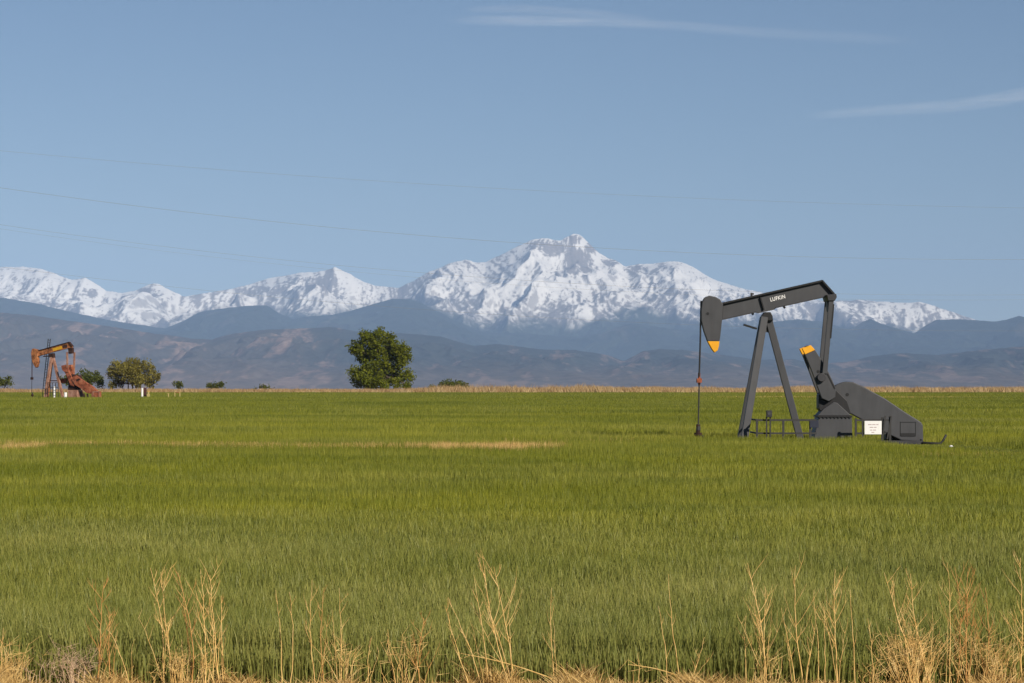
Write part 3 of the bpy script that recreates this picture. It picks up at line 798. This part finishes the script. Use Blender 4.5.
# ------------------------------------------------------------------ dry weeds on the near edge
def weed(bx, tx, ty, br, seed, mat, thick=.0052, by=686, D=None):
    """one dry stalk: base column bx, tip (tx,ty), br = how branched 0..3"""
    rr = random.Random(seed)
    D = D or rr.uniform(24.25, 24.72)
    s_ = F / D
    x_ = wx(bx, D); z_ = gz(x_, D)
    H = wz(ty, D) - z_; dx = (tx - bx) / s_
    w = MB()
    bow = rr.uniform(-.05, .05) * H; dyt = rr.uniform(-.12, .12)
    def P(u): return Vector((dx * u ** 1.25 + bow * math.sin(math.pi * u) , dyt * u, H * u - .02 * (1 - u)))
    N = 9
    pts = [P(i / N) + Vector((rr.uniform(-1, 1), rr.uniform(-1, 1), 0)) * .006 * (1 if 0 < i else 0) for i in range(N + 1)]
    w.tube(pts, [thick * (1 - .72 * i / N) for i in range(N + 1)], 5)
    def branch(p, d, ln, th, lev):
        m = 5; q = p.copy(); ps = [q.copy()]; dd = d.copy()
        for i in range(m):
            dd = (dd + Vector((rr.uniform(-.16, .16), rr.uniform(-.16, .16), .10))).normalized()
            q = q + dd * (ln / m); ps.append(q.copy())
        w.tube(ps, [th * (1 - .75 * i / m) for i in range(m + 1)], 4)
        if lev > 0:
            for _ in range(rr.randint(1, 3)):
                k = rr.randint(1, m - 1)
                a = rr.uniform(-1, 1); e = (dd + Vector((a * .8, rr.uniform(-.5, .5), .1))).normalized()
                branch(ps[k], e, ln * rr.uniform(.3, .55), th * .6, lev - 1)
    nb = [2, 5, 9, 14][br]
    for k in range(nb):
        u = rr.uniform(.35, .96) if br < 3 else rr.uniform(.2, .97)
        sg = rr.choice((-1, 1)); an = rr.uniform(.28, .75)
        d = Vector((sg * math.sin(an), rr.uniform(-.4, .4), math.cos(an))).normalized()
        ln = H * rr.uniform(.12, .36) * (1.2 - .7 * u) * (1.25 if br >= 2 else .8)
        branch(P(u), d, ln, thick * .42, 1 if br >= 1 else 0)
    for _ in range([0, 1, 2, 2][br]):
        hh_ = H * rr.uniform(.45, .85); ex = dx * .7 + rr.uniform(-.14, .14); b0 = Vector((rr.uniform(-.03, .03), rr.uniform(-.04, .04), -.02))
        q_ = [b0 + Vector((ex * (i / 6) ** 1.2 + rr.uniform(-.006, .006), rr.uniform(-.008, .008), hh_ * i / 6)) for i in range(7)]
        w.tube(q_, [thick * .62 * (1 - .7 * i / 6) for i in range(7)], 4)
        for _k in range(2 + br):
            i = rr.randint(3, 6); sg = rr.choice((-1, 1)); an = rr.uniform(.25, .7)
            branch(q_[i], Vector((sg * math.sin(an), rr.uniform(-.3, .3), math.cos(an))).normalized(), H * rr.uniform(.06, .17), thick * .32, 0)
    o = w.build('dry_weed', mat)
    o.location = (x_, D, z_)
    return o
WEEDS = [  # base, tip x, tip y, branching, material, label
    (99, 103, 582, 3, 'b', 'brown bushy topped dry weed at the near edge below the rusty pump jack'),
    (112, 109, 612, 2, 'b', 'brown feathery dry weed just right of the bushy topped brown weed'),
    (131, 113, 632, 1, 's', 'dry weed bending left beside the brown feathery weeds'),
    (2, 3, 628, 1, 's', 'short dry weed cut by the left edge of the photo'),
    (163, 150, 568, 2, 's', 'tall forked dry weed below the willow, left of the dense weed cluster'),
    (174, 160, 572, 2, 's', 'tall dry weed leaning left with a branching top, second in the left trio'),
    (193, 180, 572, 2, 'b', 'tall leaning dry weed with brown top left of the dense straight cluster'),
    (206, 200, 570, 2, 's', 'upright dry weed at the left side of the dense straight cluster'),
    (213, 206, 584, 1, 's', 'straight thick dry weed inside the dense cluster of stalks'),
    (219, 210, 575, 2, 's', 'thick pale dry weed at the middle of the dense cluster of stalks'),
    (224, 221, 596, 1, 's', 'shorter straight dry weed at the right side of the dense cluster'),
    (186, 181, 640, 1, 's', 'short thin dry weed between the left trio and the dense cluster'),
    (282, 276, 590, 0, 's', 'slim bare dry stalk, left of the twin slim stalks'),
    (290, 289, 592, 0, 's', 'slim bare dry stalk, right of the twin slim stalks'),
    (317, 312, 580, 1, 's', 'dry weed with a wispy tip rising left of the low twig thicket'),
    (324, 325, 586, 1, 'b', 'brownish wispy dry weed behind the low twig thicket'),
    (341, 339, 588, 1, 's', 'dry weed rising out of the low twig thicket below the round tree'),
    (369, 371, 638, 1, 's', 'short dry weed in the low twig thicket'),
    (397, 388, 628, 1, 's', 'short leaning dry weed below the round tree right side'),
    (420, 424, 618, 3, 'b', 'short bushy brown dry weed right of the low thicket'),
    (469, 445, 606, 1, 's', 'dry stalk leaning strongly left, outer one of the leaning pair'),
    (482, 448, 598, 1, 's', 'long dry stalk leaning strongly left, inner one of the leaning pair'),
    (488, 474, 578, 1, 's', 'tall thin dry stalk next to the thick leaning weed near the middle'),
    (510, 483, 556, 2, 's', 'tallest dry weed near the middle, thick and leaning left with forked top'),
    (514, 494, 566, 2, 's', 'thin forked dry weed touching the tallest weed near the middle'),
    (555, 552, 588, 1, 's', 'single upright dry weed standing alone below the high peak'),
    (639, 638, 652, 0, 's', 'very short dry stalk in the bare middle of the near edge'),
    (667, 659, 606, 0, 's', 'thin dry stalk left of the taller stalk below the grey horse head'),
    (681, 668, 574, 0, 's', 'tall plain dry stalk below the grey horse head'),
    (690, 704, 636, 1, 's', 'short dry weed leaning right below the grey horse head'),
    (747, 746, 616, 1, 's', 'short thin dry weed at the left foot of the big branching weed'),
    (765, 746, 562, 3, 's', 'big branching dry weed below the grey pump jack legs'),
    (764, 766, 588, 1, 's', 'straight dry weed crossing the big branching one'),
    (795, 782, 608, 1, 's', 'thin leaning dry weed left of the wide forked weed'),
    (803, 796, 566, 2, 's', 'dry weed with a wide fork shaped top below the crank end'),
    (818, 813, 590, 0, 's', 'plain straight dry stalk right of the wide forked weed'),
    (825, 823, 608, 0, 's', 'shorter plain dry stalk beside the many branched weed below the pedestal'),
    (837, 836, 570, 3, 's', 'many branched upright dry weed below the pedestal'),
    (855, 851, 590, 0, 's', 'bare straight dry stalk below the white sign'),
    (872, 868, 618, 1, 's', 'low forked dry weed below the white sign'),
    (921, 883, 572, 3, 's', 'large dry weed leaning far left over the straw thicket'),
    (930, 911, 574, 2, 's', 'forked dry weed rising from the middle of the straw thicket'),
    (948, 947, 562, 1, 's', 'tall straight dry weed at the left of the brown top clump'),
    (956, 953, 566, 3, 'b', 'thick brown dry weed with a dense tangled top'),
    (966, 969, 572, 3, 'b', 'brown dry weed with tangled top right of the thickest brown weed'),
    (985, 987, 588, 2, 'b', 'thin brown dry weed standing right of the brown clump'),
    (1020, 1021, 558, 3, 's', 'dry weed with a curled top cut by the right edge of the photo'),
]
for i, (b_, tx, ty, br, mt, lab) in enumerate(WEEDS):
    o = weed(b_, tx, ty, br, 100 + i, M['stalk'] if mt == 's' else M['stalk_brown'], thick=.0061 if br >= 2 else .0049)
    tag(o, lab, 'weed', 'dry weed stalks along the near field edge')
# fallen stalks
def fallen(p, q, label, seed):
    rr = random.Random(seed); D = 24.7
    a = Vector((wx(p[0], D), D, wz(p[1], D))); b = Vector((wx(q[0], D), D, wz(q[1], D)))
    w = MB(); N = 8; ps = []
    for i in range(N + 1):
        u = i / N; v = a.lerp(b, u) - a; v.z += .035 * math.sin(math.pi * u); ps.append(v)
    w.tube(ps, [.0055 * (.45 + .55 * i / N) for i in range(N + 1)], 5)
    for k in (1, 2, 3, 5):
        w.tube([ps[k], ps[k] + Vector((-.08, rr.uniform(-.05, .05), rr.choice((-.03, .05)))), ps[k] + Vector((-.16, .0, rr.choice((-.04, .08))))], [.003, .002, .001], 4)
    o = w.build('fallen_stalk', M['stalk']); o.location = a
    tag(o, label, 'weed')
fallen((456, 652), (572, 686), 'fallen dry stalk lying slantwise beneath the tallest weed near the middle', 3)
fallen((628, 664), (700, 685), 'fallen dry stalk lying beneath the grey horse head stalks', 5)

def thicket(x0, x1, ytop, n, seed, mat, label, dy=.35, dense=1):
    rr = random.Random(seed); D = 24.75; s_ = F / D
    xc = (x0 + x1) / 2; X0 = wx(xc, D); z0 = gz(X0, D)
    w = MB(); Hm = (686 - ytop) / s_
    for k in range(n):
        u = rr.gauss(0, .42); bx = u * (x1 - x0) / 2 / s_ * .9; by = rr.uniform(-dy, dy)
        H = Hm * rr.uniform(.35, 1.0) * max(.35, 1 - .6 * u * u)
        dx = rr.gauss(0, .28) * H + u * .3 * H
        p0 = Vector((bx, by, -.02)); p2 = Vector((bx + dx, by + rr.gauss(0, .1), H)); p1 = p0.lerp(p2, .5) + Vector((rr.uniform(-.04, .04), 0, rr.uniform(0, .05)))
        w.tube([p0, p1, p2], [.003, .0023, .001], 4)
        for _ in range(dense):
            q = p1.lerp(p2, rr.random()); e = Vector((rr.uniform(-.12, .12), rr.uniform(-.05, .05), rr.uniform(.0, .1)))
            w.tube([q, q + e], [.002, .0008], 3)
    o = w.build('dry_thicket', mat); o.location = (X0, D, z0)
    tag(o, label, 'dry brush')
thicket(885, 936, 622, 150, 1, M['stalk'], 'dense low thicket of dry straw at the lower right', dense=2)
thicket(938, 1030, 634, 150, 2, M['stalk'], 'wide low dry straw under the brown topped weeds at the right corner', dense=2)
thicket(326, 366, 632, 28, 3, M['stalk'], 'low tangled thicket of dry twigs below the round tree', dense=2)
thicket(380, 440, 636, 30, 4, M['stalk'], 'low dry twigs beside the short bushy brown weed', dense=2)
thicket(60, 96, 646, 80, 5, M['stalk_pale'], 'pale pinkish tuft of fine dry twigs at the lower left', dense=3)
thicket(34, 58, 648, 14, 6, M['stalk_pale'], 'thin sparse pale twigs left of the pinkish tuft', dense=3)
thicket(0, 30, 640, 45, 9, M['stalk'], 'low golden straw in the lower left corner of the photo', dense=2)
thicket(150, 232, 648, 70, 10, M['stalk'], 'low golden straw round the feet of the dense straight weed cluster', dense=2)
thicket(745, 785, 650, 18, 7, M['stalk'], 'low dry twigs round the foot of the big branching weed', dense=2)
thicket(856, 884, 660, 24, 18, M['stalk'], 'small low dry twigs left of the dense straw thicket', dense=2)

# ------------------------------------------------------------------ mountains
def mountain(name, D, prof, front, back, base, nx, ny, mat, lam, amp, seed, jag=0., attrs=None, power=1.15, ymean=0.03, px0=-230, px1=1254, env1=.22, an=1.9, wp=.35):
    px = np.linspace(px0, px1, nx)
    pp = np.array(prof, float)
    cy = np.interp(px, pp[:, 0], pp[:, 1])
    cy = np.convolve(np.pad(cy, 3, mode='edge'), np.ones(3) / 3, 'same')[3:-3] * .6 + cy * .4
    xw = wx(px, D)
    yoff = D * ymean * fbm(xw / (D * .06), xw * 0 + seed, 2, seed)
    crest = CAM_H + (HOR - cy) / F * (D + yoff)
    if jag: crest = crest + jag * fbm(xw / (D * .0045), xw * 0 + 3.3, 4, seed + 5, .6)
    def blur(a, s):
        k = int(s * 3) | 1; g_ = np.exp(-.5 * ((np.arange(k) - k // 2) / s) ** 2); g_ /= g_.sum()
        return np.convolve(np.pad(a, k // 2, mode='edge'), g_, 'valid')
    b = [crest, blur(crest, nx * .006), blur(crest, nx * .016), blur(crest, nx * .035)]
    nb_ = int(ny * .22)
    tf = np.linspace(1, 0, ny - nb_, endpoint=False) ** 1.15
    rows = [(tt, -tt * front) for tt in tf] + [(-q, q * back) for q in np.linspace(0, 1, nb_)]
    Xs, Ys, Zs, Ts = [], [], [], []
    for tt, off in rows:
        y = D + yoff + off
        if tt >= 0:
            s = tt * 3.2; i = min(int(s), 2); f = min(s - i, 1)
            c_ = b[i] * (1 - f) + b[i + 1] * f
            z = base + (c_ - base) * (1 - tt) ** power
        else:
            c_ = b[0]; z = base + (c_ - base) * (1 + tt * .55) - 40 * (-tt) * 2
        Xs.append(xw); Ys.append(y); Zs.append(z); Ts.append(np.full(nx, tt))
    X, Y, Z, T = map(np.array, (Xs, Ys, Zs, Ts))
    wxp = X + wp * lam * fbm(X / lam / .9, Y / lam / .9, 3, seed + 30)
    wyp = Y + wp * lam * fbm(X / lam / .9, Y / lam / .9, 3, seed + 37)
    rn = ridged(wxp / lam, wyp / (lam * an), 6, seed + 50, .47)
    env = sstep(0, env1, np.abs(T)) * sstep(1.0, .82, T) * (T > 0)
    Z = Z + amp * (rn - .62) * env * np.clip((Z - base) / 500., 0, 1)
    ang = (crest - CAM_H) / (D + yoff)
    angp = np.interp(X / Y * F + 512, px, ang)
    Z = np.where(T > 0, np.minimum(Z, CAM_H + angp * Y - 60 * np.minimum(T * 4, 1) * (Z > 0)), Z)
    Z = np.maximum(Z, base - 5)
    A = attrs(X, Y, Z, T, D) if attrs else {}
    o = np_mesh(name, np.stack([X.ravel(), Y.ravel(), Z.ravel()], 1), [grid_faces(*X.shape)], mat, {k: v.ravel() for k, v in A.items()}, smooth=True)
    tag(o, kind='structure')
    return o

PROF_A = [(-230, 290), (-150, 276), (-60, 270), (0, 267), (18, 266.5), (40, 269), (58, 275), (72, 280), (86, 277.5), (97, 284), (108, 291), (125, 293), (138, 291), (150, 286), (157, 283), (164, 284), (172, 289), (186, 296), (196, 295), (212, 292),
          (228, 289), (246, 285), (262, 279), (280, 276), (296, 273), (312, 272), (324, 271), (331, 269), (335, 266.5), (341, 269.5), (350, 274), (364, 282), (376, 286), (400, 288), (414, 281), (430, 272), (446, 265), (458, 261), (466, 259.5), (474, 262), (486, 262),
          (498, 256), (512, 249), (522, 244), (532, 239.5), (542, 238), (548, 238.6), (555, 240.2), (561, 240), (566, 236.8), (573, 234), (579, 234.4), (584, 238.5), (591, 245), (599, 252.5), (608, 258), (616, 260), (625, 266), (632, 265), (640, 263.5), (650, 264), (662, 262.5), (674, 261.5), (684, 263), (694, 267), (706, 275), (720, 281), (742, 288),
          (768, 294), (800, 299), (836, 301), (862, 300), (884, 301.5), (908, 303), (920, 302), (934, 306), (952, 312), (966, 316.5), (975, 319), (1000, 330), (1100, 345), (1254, 350)]
SNOWL = [(-230, 300), (0, 301), (60, 312), (110, 324), (160, 328), (200, 314), (235, 308), (290, 312), (345, 309), (400, 300), (430, 306), (480, 322), (520, 318), (570, 324), (610, 314), (640, 306), (690, 320), (730, 318), (800, 318), (850, 326), (890, 326), (930, 327), (960, 322), (1000, 322), (1254, 325)]
ROCKS = [(578, 262, 16, 16, .75), (553, 249, 13, 8, .75), (320, 283, 20, 7, .6), (331, 276, 6, 10, .55), (262, 291, 34, 5, .5), (160, 300, 10, 9, .35), (592, 247, 8, 6, .9), (612, 262, 14, 4, .5), (90, 293, 10, 5, .6), (470, 265, 10, 4, .3), (576, 240, 7, 5, .6), (545, 246, 16, 6, .5), (560, 300, 40, 10, .15), (640, 270, 16, 5, .4), (25, 282, 20, 5, .3)]
def attr_snow(X, Y, Z, T, D):
    px = X / Y * F + 512; py = HOR - (Z - CAM_H) / Y * F
    sl = np.interp(px, [p[0] for p in SNOWL], [p[1] for p in SNOWL])
    nz = fbm(X / 900., Y / 1500., 5, 90, .62)
    n2 = fbm(X / 260. + Z / 500., Z / 170. - X / 700., 4, 95, .6)
    a = (sl - py) + 14 * nz + 9 * n2
    snow = sstep(-9, 8, a)
    # slopes: gradients
    gy, gx = np.gradient(Z); dxm = np.gradient(X, axis=1); dym = np.gradient(Y, axis=0)
    sx = gx / dxm; sy = gy / np.maximum(np.abs(dym), 5)
    steep = np.hypot(sx, sy)
    wv = 300 * fbm(X / 900., Y / 900., 3, 97)
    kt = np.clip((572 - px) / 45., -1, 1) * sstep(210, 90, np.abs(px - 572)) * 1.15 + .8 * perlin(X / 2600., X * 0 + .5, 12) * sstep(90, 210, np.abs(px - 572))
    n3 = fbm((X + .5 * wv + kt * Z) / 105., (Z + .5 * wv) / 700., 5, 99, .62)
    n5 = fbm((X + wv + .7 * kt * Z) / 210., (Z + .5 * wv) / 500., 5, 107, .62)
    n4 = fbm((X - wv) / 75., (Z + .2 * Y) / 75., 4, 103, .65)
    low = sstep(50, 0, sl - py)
    crag_shade = .62 * n3 + .42 * n5 + .5 * n4 + .22 * np.clip(sx, -.8, .8) + .16 * nz  # left-facing slopes get extra dark rock to deepen their shading
    rk = sstep(.10, .30, crag_shade + .30 * low - .03)
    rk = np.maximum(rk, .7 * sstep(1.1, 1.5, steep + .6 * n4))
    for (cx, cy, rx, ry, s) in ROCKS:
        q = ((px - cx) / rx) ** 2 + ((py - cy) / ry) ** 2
        rk = np.maximum(rk, sstep(.10, .24, crag_shade + .62 * s * sstep(1.6, .2, q + .6 * n2)))
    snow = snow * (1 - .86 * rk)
    forest = sstep(5, -7, (sl - py) + 10 * nz)
    return {'snow': snow, 'forest': forest, 'steep': sstep(.5, 1.3, steep)}
t = NT('snow_and_rock')
pos = t.coord('Object')
fn = t.noise(.02, 3, .6, pos)
rockc = t.ramp(fn, [(.3, (.11, .095, .09)), (.7, (.23, .20, .185))])
forc = t.ramp(t.noise(.004, 5, .65, pos), [(.35, (.022, .03, .02)), (.6, (.04, .048, .03)), (.75, (.11, .095, .07))])
base = t.mix(t.attr('forest'), rockc, forc)
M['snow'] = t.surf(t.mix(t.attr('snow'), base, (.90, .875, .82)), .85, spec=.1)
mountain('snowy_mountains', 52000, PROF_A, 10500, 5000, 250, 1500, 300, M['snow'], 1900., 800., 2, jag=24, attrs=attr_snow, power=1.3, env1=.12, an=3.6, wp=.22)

PROF_B = [(-230, 292), (-100, 294), (0, 297.5), (40, 304), (66, 311), (103, 319), (140, 325), (166, 328.5), (185, 320), (199, 312), (226, 308), (250, 305.5), (266, 305), (280, 314), (292, 319), (312, 316), (332, 314.5), (350, 311), (373, 304), (392, 299), (410, 299), (425, 305), (440, 313), (460, 323), (480, 331), (500, 334),
          (520, 333), (545, 335), (580, 337), (600, 333), (620, 326), (634, 323), (650, 326), (680, 330), (710, 331), (745, 328), (775, 322), (800, 319), (830, 322), (850, 328), (858, 329), (868, 322), (876, 319), (890, 325), (905, 330), (917, 333.5), (928, 326), (938, 320), (955, 319.3), (975, 320), (990, 321.5), (1005, 319.5), (1016, 316), (1030, 318), (1100, 312), (1254, 318)]
def cover_attr(sc1, sc2, seed):
    def fn_(X, Y, Z, T, D):
        gy, gx = np.gradient(Z); sx = gx / np.gradient(X, axis=1)
        n = fbm(X / sc1, Y / (sc1 * 6), 5, seed, .62)
        k = sstep(.0, .42, n + .6 * fbm(X / sc2, Y / sc2 / 6., 4, seed + 9, .62) + .25 * sx)
        if seed == 140:
            pxx = X / Y * F + 512
            k = np.clip(k + .18 * sstep(360, 250, pxx) - .22 * sstep(330, 440, pxx), 0, 1)
        return {'cover': k, 'low': sstep(260, 40, Z + 40 + 120 * n)}
    return fn_
t = NT('conifer_slopes')
pos = t.coord('Object')
c1 = t.ramp(t.noise(.006, 5, .65, pos), [(.3, (.014, .02, .014)), (.7, (.035, .042, .026))])
c2 = t.ramp(t.noise(.01, 4, .6, pos), [(.3, (.07, .065, .045)), (.7, (.15, .125, .09))])
M['conifer'] = t.surf(t.mix(t.math('MULTIPLY', t.math('POWER', t.attr('cover'), 3.0), .55), c1, c2), .95, spec=.05)
mountain('forested_mountains', 43000, PROF_B, 9000, 3500, 60, 1200, 220, M['conifer'], 1500., 480., 4, jag=16, an=5., attrs=cover_attr(900., 260., 120))

PROF_C = [(-230, 308), (-100, 310), (0, 312.5), (33, 315), (66, 320), (110, 326), (150, 333), (186, 338), (212, 339.5), (232, 334), (260, 330), (282, 329), (310, 328), (332, 327), (352, 331), (413, 334), (440, 336.5), (456, 341), (473, 346), (496, 344), (512, 345.5), (540, 349.5), (572, 350), (592, 352.5), (606, 355), (622, 361), (640, 351.5), (655, 349), (680, 350), (700, 352), (730, 356), (760, 360), (790, 359), (815, 364), (845, 362), (870, 356), (900, 353), (940, 355), (980, 350), (1024, 346), (1100, 342), (1254, 350)]
t = NT('foothill_slopes')
pos = t.coord('Object')
c1 = t.ramp(t.noise(.008, 5, .65, pos), [(.3, (.024, .034, .038)), (.7, (.058, .064, .060))])  # blue of the haze mixed into this dark cover colour
c2 = t.ramp(t.noise(.012, 5, .65, pos), [(.3, (.17, .118, .10)), (.55, (.26, .185, .15)), (.75, (.40, .30, .245))])
c3 = t.ramp(t.noise(.004, 4, .6, pos), [(.35, (.17, .12, .09)), (.65, (.30, .22, .17))])
c = t.mix(t.attr('cover'), c1, c2)
c = t.mix(t.math('MULTIPLY', t.attr('low'), .4), c, c3)
M['foothill'] = t.surf(c, .95, spec=.05)
mountain('foothills', 27000, PROF_C, 7000, 3500, -45, 1300, 240, M['foothill'], 620., 300., 6, jag=9, an=5.5, attrs=cover_attr(420., 130., 140), power=.9)

# ------------------------------------------------------------------ high thin clouds
t = NT('cirrus')
uv = t.n('ShaderNodeAttribute', attribute_name='cuv').outputs['Vector']
sep = t.n('ShaderNodeSeparateXYZ'); t.l(uv, sep.inputs[0])
mp = t.n('ShaderNodeMapping'); mp.inputs['Scale'].default_value = (1.1, 9.0, 1); t.l(uv, mp.inputs[0])
nz = t.noise(1.7, 8, .66, mp.outputs[0], .9)
al = t.math('MULTIPLY', t.math('SUBTRACT', nz, .30, True), 1.9, True)
al = t.math('MULTIPLY', al, sep.outputs['Z'])
al = t.math('MULTIPLY', al, .32, True)
tp = t.n('ShaderNodeBsdfTransparent'); df = t.n('ShaderNodeBsdfDiffuse'); tl = t.n('ShaderNodeBsdfTranslucent')
df.inputs[0].default_value = (.9, .9, .9, 1); tl.inputs[0].default_value = (.9, .9, .9, 1)
m1 = t.n('ShaderNodeMixShader'); m1.inputs[0].default_value = .15; t.l(df.outputs[0], m1.inputs[1]); t.l(tl.outputs[0], m1.inputs[2])
m2 = t.n('ShaderNodeMixShader'); t.l(al, m2.inputs[0]); t.l(tp.outputs[0], m2.inputs[1]); t.l(m1.outputs[0], m2.inputs[2])
t.l(m2.outputs[0], t.out.inputs[0]); M['cirrus'] = t.m
def cirrus(line, half_px, zc, bright, label, seed):
    """a wisp near height zc, its sheet tilted to catch the sun; line = picture points along it, half_px = half its seen thickness"""
    pts = np.array(line, float); u = np.linspace(0, 1, 90)
    s = np.linspace(0, 1, len(pts))
    px = np.interp(u, s, pts[:, 0]); py = np.interp(u, s, pts[:, 1])
    vv = np.linspace(-1, 1, 21); V = []; A = []
    br = np.interp(u, np.linspace(0, 1, len(bright)), bright)
    hp = np.interp(u, np.linspace(0, 1, len(half_px)), half_px)
    for j in vv:
        yy = py - j * hp
        d0 = (zc - CAM_H) * F / (HOR - py.mean()); zu = CAM_H + (HOR - py) / F * d0; kk = (HOR - yy) / F
        d = (d0 - zu + CAM_H) / (1 - kk) + 40 * perlin(u * 9, u * 0 + j * 2, seed)
        z = CAM_H + kk * d
        V.append(np.stack([(px - 512) / F * d, d, z], 1))
        A.append(np.stack([u * 6 + seed, np.full_like(u, j * .5), br * (1 - j * j) ** 1.3 * sstep(0, .1, u) * sstep(1, .9, u)], 1))
    V = np.concatenate(V); A = np.concatenate(A)
    o = np_mesh('cirrus_cloud', V, [grid_faces(21, 90)], M['cirrus'], smooth=True)
    at = o.data.attributes.new('cuv', 'FLOAT_VECTOR', 'POINT'); at.data.foreach_set('vector', A.astype(np.float32).ravel())
    tag(o, label, 'cloud')
cirrus([(440, 19), (520, 20), (600, 21), (680, 25), (760, 32), (840, 36), (930, 41)], [5, 7, 6, 6, 7, 7, 6], 8300, [.4, 1, .9, .6, .4, .35, .2], 'long thin white cloud streak near the top of the sky', 1)
cirrus([(460, 9), (520, 8), (600, 13), (660, 19)], [4, 6, 5, 3], 8350, [.3, .55, .5, .2], 'short faint cloud wisp just above the long streak', 5)
cirrus([(800, 116), (880, 110), (950, 106), (1000, 99), (1060, 88), (1140, 78)], [5, 7, 8, 9, 9, 6], 8200, [.5, .8, .9, 1.1, 1, .6], 'faint curved cloud wisp low at the right side of the sky', 9)

# ------------------------------------------------------------------ overhead wires
t = NT('wire_metal'); M['wire'] = t.surf(t.ramp(t.noise(.5, 2, .5, t.coord()), [(.3, (.19, .20, .21)), (.7, (.26, .27, .28))]), .6)
def wire(pts, label, r=.013):
    p = np.array(pts, float); co = np.polyfit(p[:, 0], p[:, 1], 2)
    u = np.linspace(-320, 1344, 60); py = np.polyval(co, u)
    w = MB(); q = []
    for a, b in zip(u, py):
        d = 330 + 90 * (a / 1024.); q.append((wx(a, d), d, wz(b, d)))
    w.tube(q, r, 5)
    o = w.build('power_line', M['wire']); tag(o, label, 'power line', 'overhead power lines')
wire([(0, 151), (300, 174), (600, 195), (1024, 207.5)], 'topmost thin power line across the sky above the high peak')
wire([(0, 188), (250, 218), (500, 242.5), (827, 257), (1024, 259.5)], 'clearest power line crossing the sky and touching the high peak', .018)
wire([(0, 225), (205, 250), (410, 273), (827, 293), (1024, 295)], 'power line passing just above the snowy ridge at the left')
wire([(0, 229), (205, 255), (410, 278), (827, 298), (1024, 300)], 'power line running close beneath its twin above the left snowy ridge', .009)
wire([(0, 266), (105, 280), (187, 289), (600, 320), (1024, 331)], 'lowest power line crossing the blue forested slopes', .011)

# ------------------------------------------------------------------ haze, sky, sun, camera
HX, HY0, HY1, HZ0, HZ1 = 41000, -2100, 73000, -47, 3050
hz = MB().box(-HX, HX, HY0, HY1, HZ0, HZ1)
t = NT('haze_air')
pv = t.n('ShaderNodeVolumePrincipled')
pv.inputs['Color'].default_value = (.42, .63, 1.0, 1)
pv.inputs['Density'].default_value = 1.75e-5
pv.inputs['Anisotropy'].default_value = -.3
t.l(pv.outputs[0], t.out.inputs['Volume'])
h_ = hz.build('haze', t.m); tag(h_, kind='stuff')

EL, AZ = 29.0, 147.0          # sun height; compass turn from straight ahead (+Y) towards the right
wd = bpy.data.worlds.new('World'); SC.world = wd; wd.use_nodes = True
nt = wd.node_tree; nt.nodes.clear()
sky = nt.nodes.new('ShaderNodeTexSky'); sky.sky_type = 'NISHITA'; sky.sun_disc = False
sky.sun_elevation = R(EL); sky.sun_rotation = R(AZ); sky.altitude = 1550
sky.air_density = .85; sky.dust_density = .3; sky.ozone_density = 2.6
bgn = nt.nodes.new('ShaderNodeBackground'); bgn.inputs[1].default_value = .052
ow = nt.nodes.new('ShaderNodeOutputWorld')
nt.links.new(sky.outputs[0], bgn.inputs[0]); nt.links.new(bgn.outputs[0], ow.inputs[0])
sd = Vector((math.cos(R(EL)) * math.sin(R(AZ)), math.cos(R(EL)) * math.cos(R(AZ)), math.sin(R(EL))))
sl = bpy.data.lights.new('sun', 'SUN'); sl.energy = 4.5; sl.angle = R(.5); sl.color = (1, .91, .79)
so = bpy.data.objects.new('sun', sl); COL.objects.link(so); so.rotation_euler = sd.to_track_quat('Z', 'Y').to_euler(); so.location = (60, -80, 70)

cam = bpy.data.cameras.new('camera'); cam.lens = 100; cam.sensor_width = 36; cam.clip_start = .5; cam.clip_end = 300000
co = bpy.data.objects.new('camera', cam); COL.objects.link(co)
co.location = (0, 0, CAM_H); co.rotation_euler = (math.pi / 2 + math.atan((HOR - 341.5) / F), 0, 0)
SC.camera = co
SC.view_settings.view_transform = 'Standard'; SC.view_settings.look = 'None'
SC.view_settings.exposure = .19; SC.view_settings.gamma = 1; SC.view_settings.use_curve_mapping = False
cy = SC.cycles
cy.use_denoising = True; cy.denoiser = 'OPENIMAGEDENOISE'; cy.denoising_input_passes = 'RGB_ALBEDO_NORMAL'; cy.denoising_prefilter = 'ACCURATE'
cy.max_bounces = 6; cy.diffuse_bounces = 2; cy.glossy_bounces = 2; cy.transmission_bounces = 2; cy.volume_bounces = 0; cy.transparent_max_bounces = 12
cy.use_adaptive_sampling = True; cy.adaptive_threshold = .01
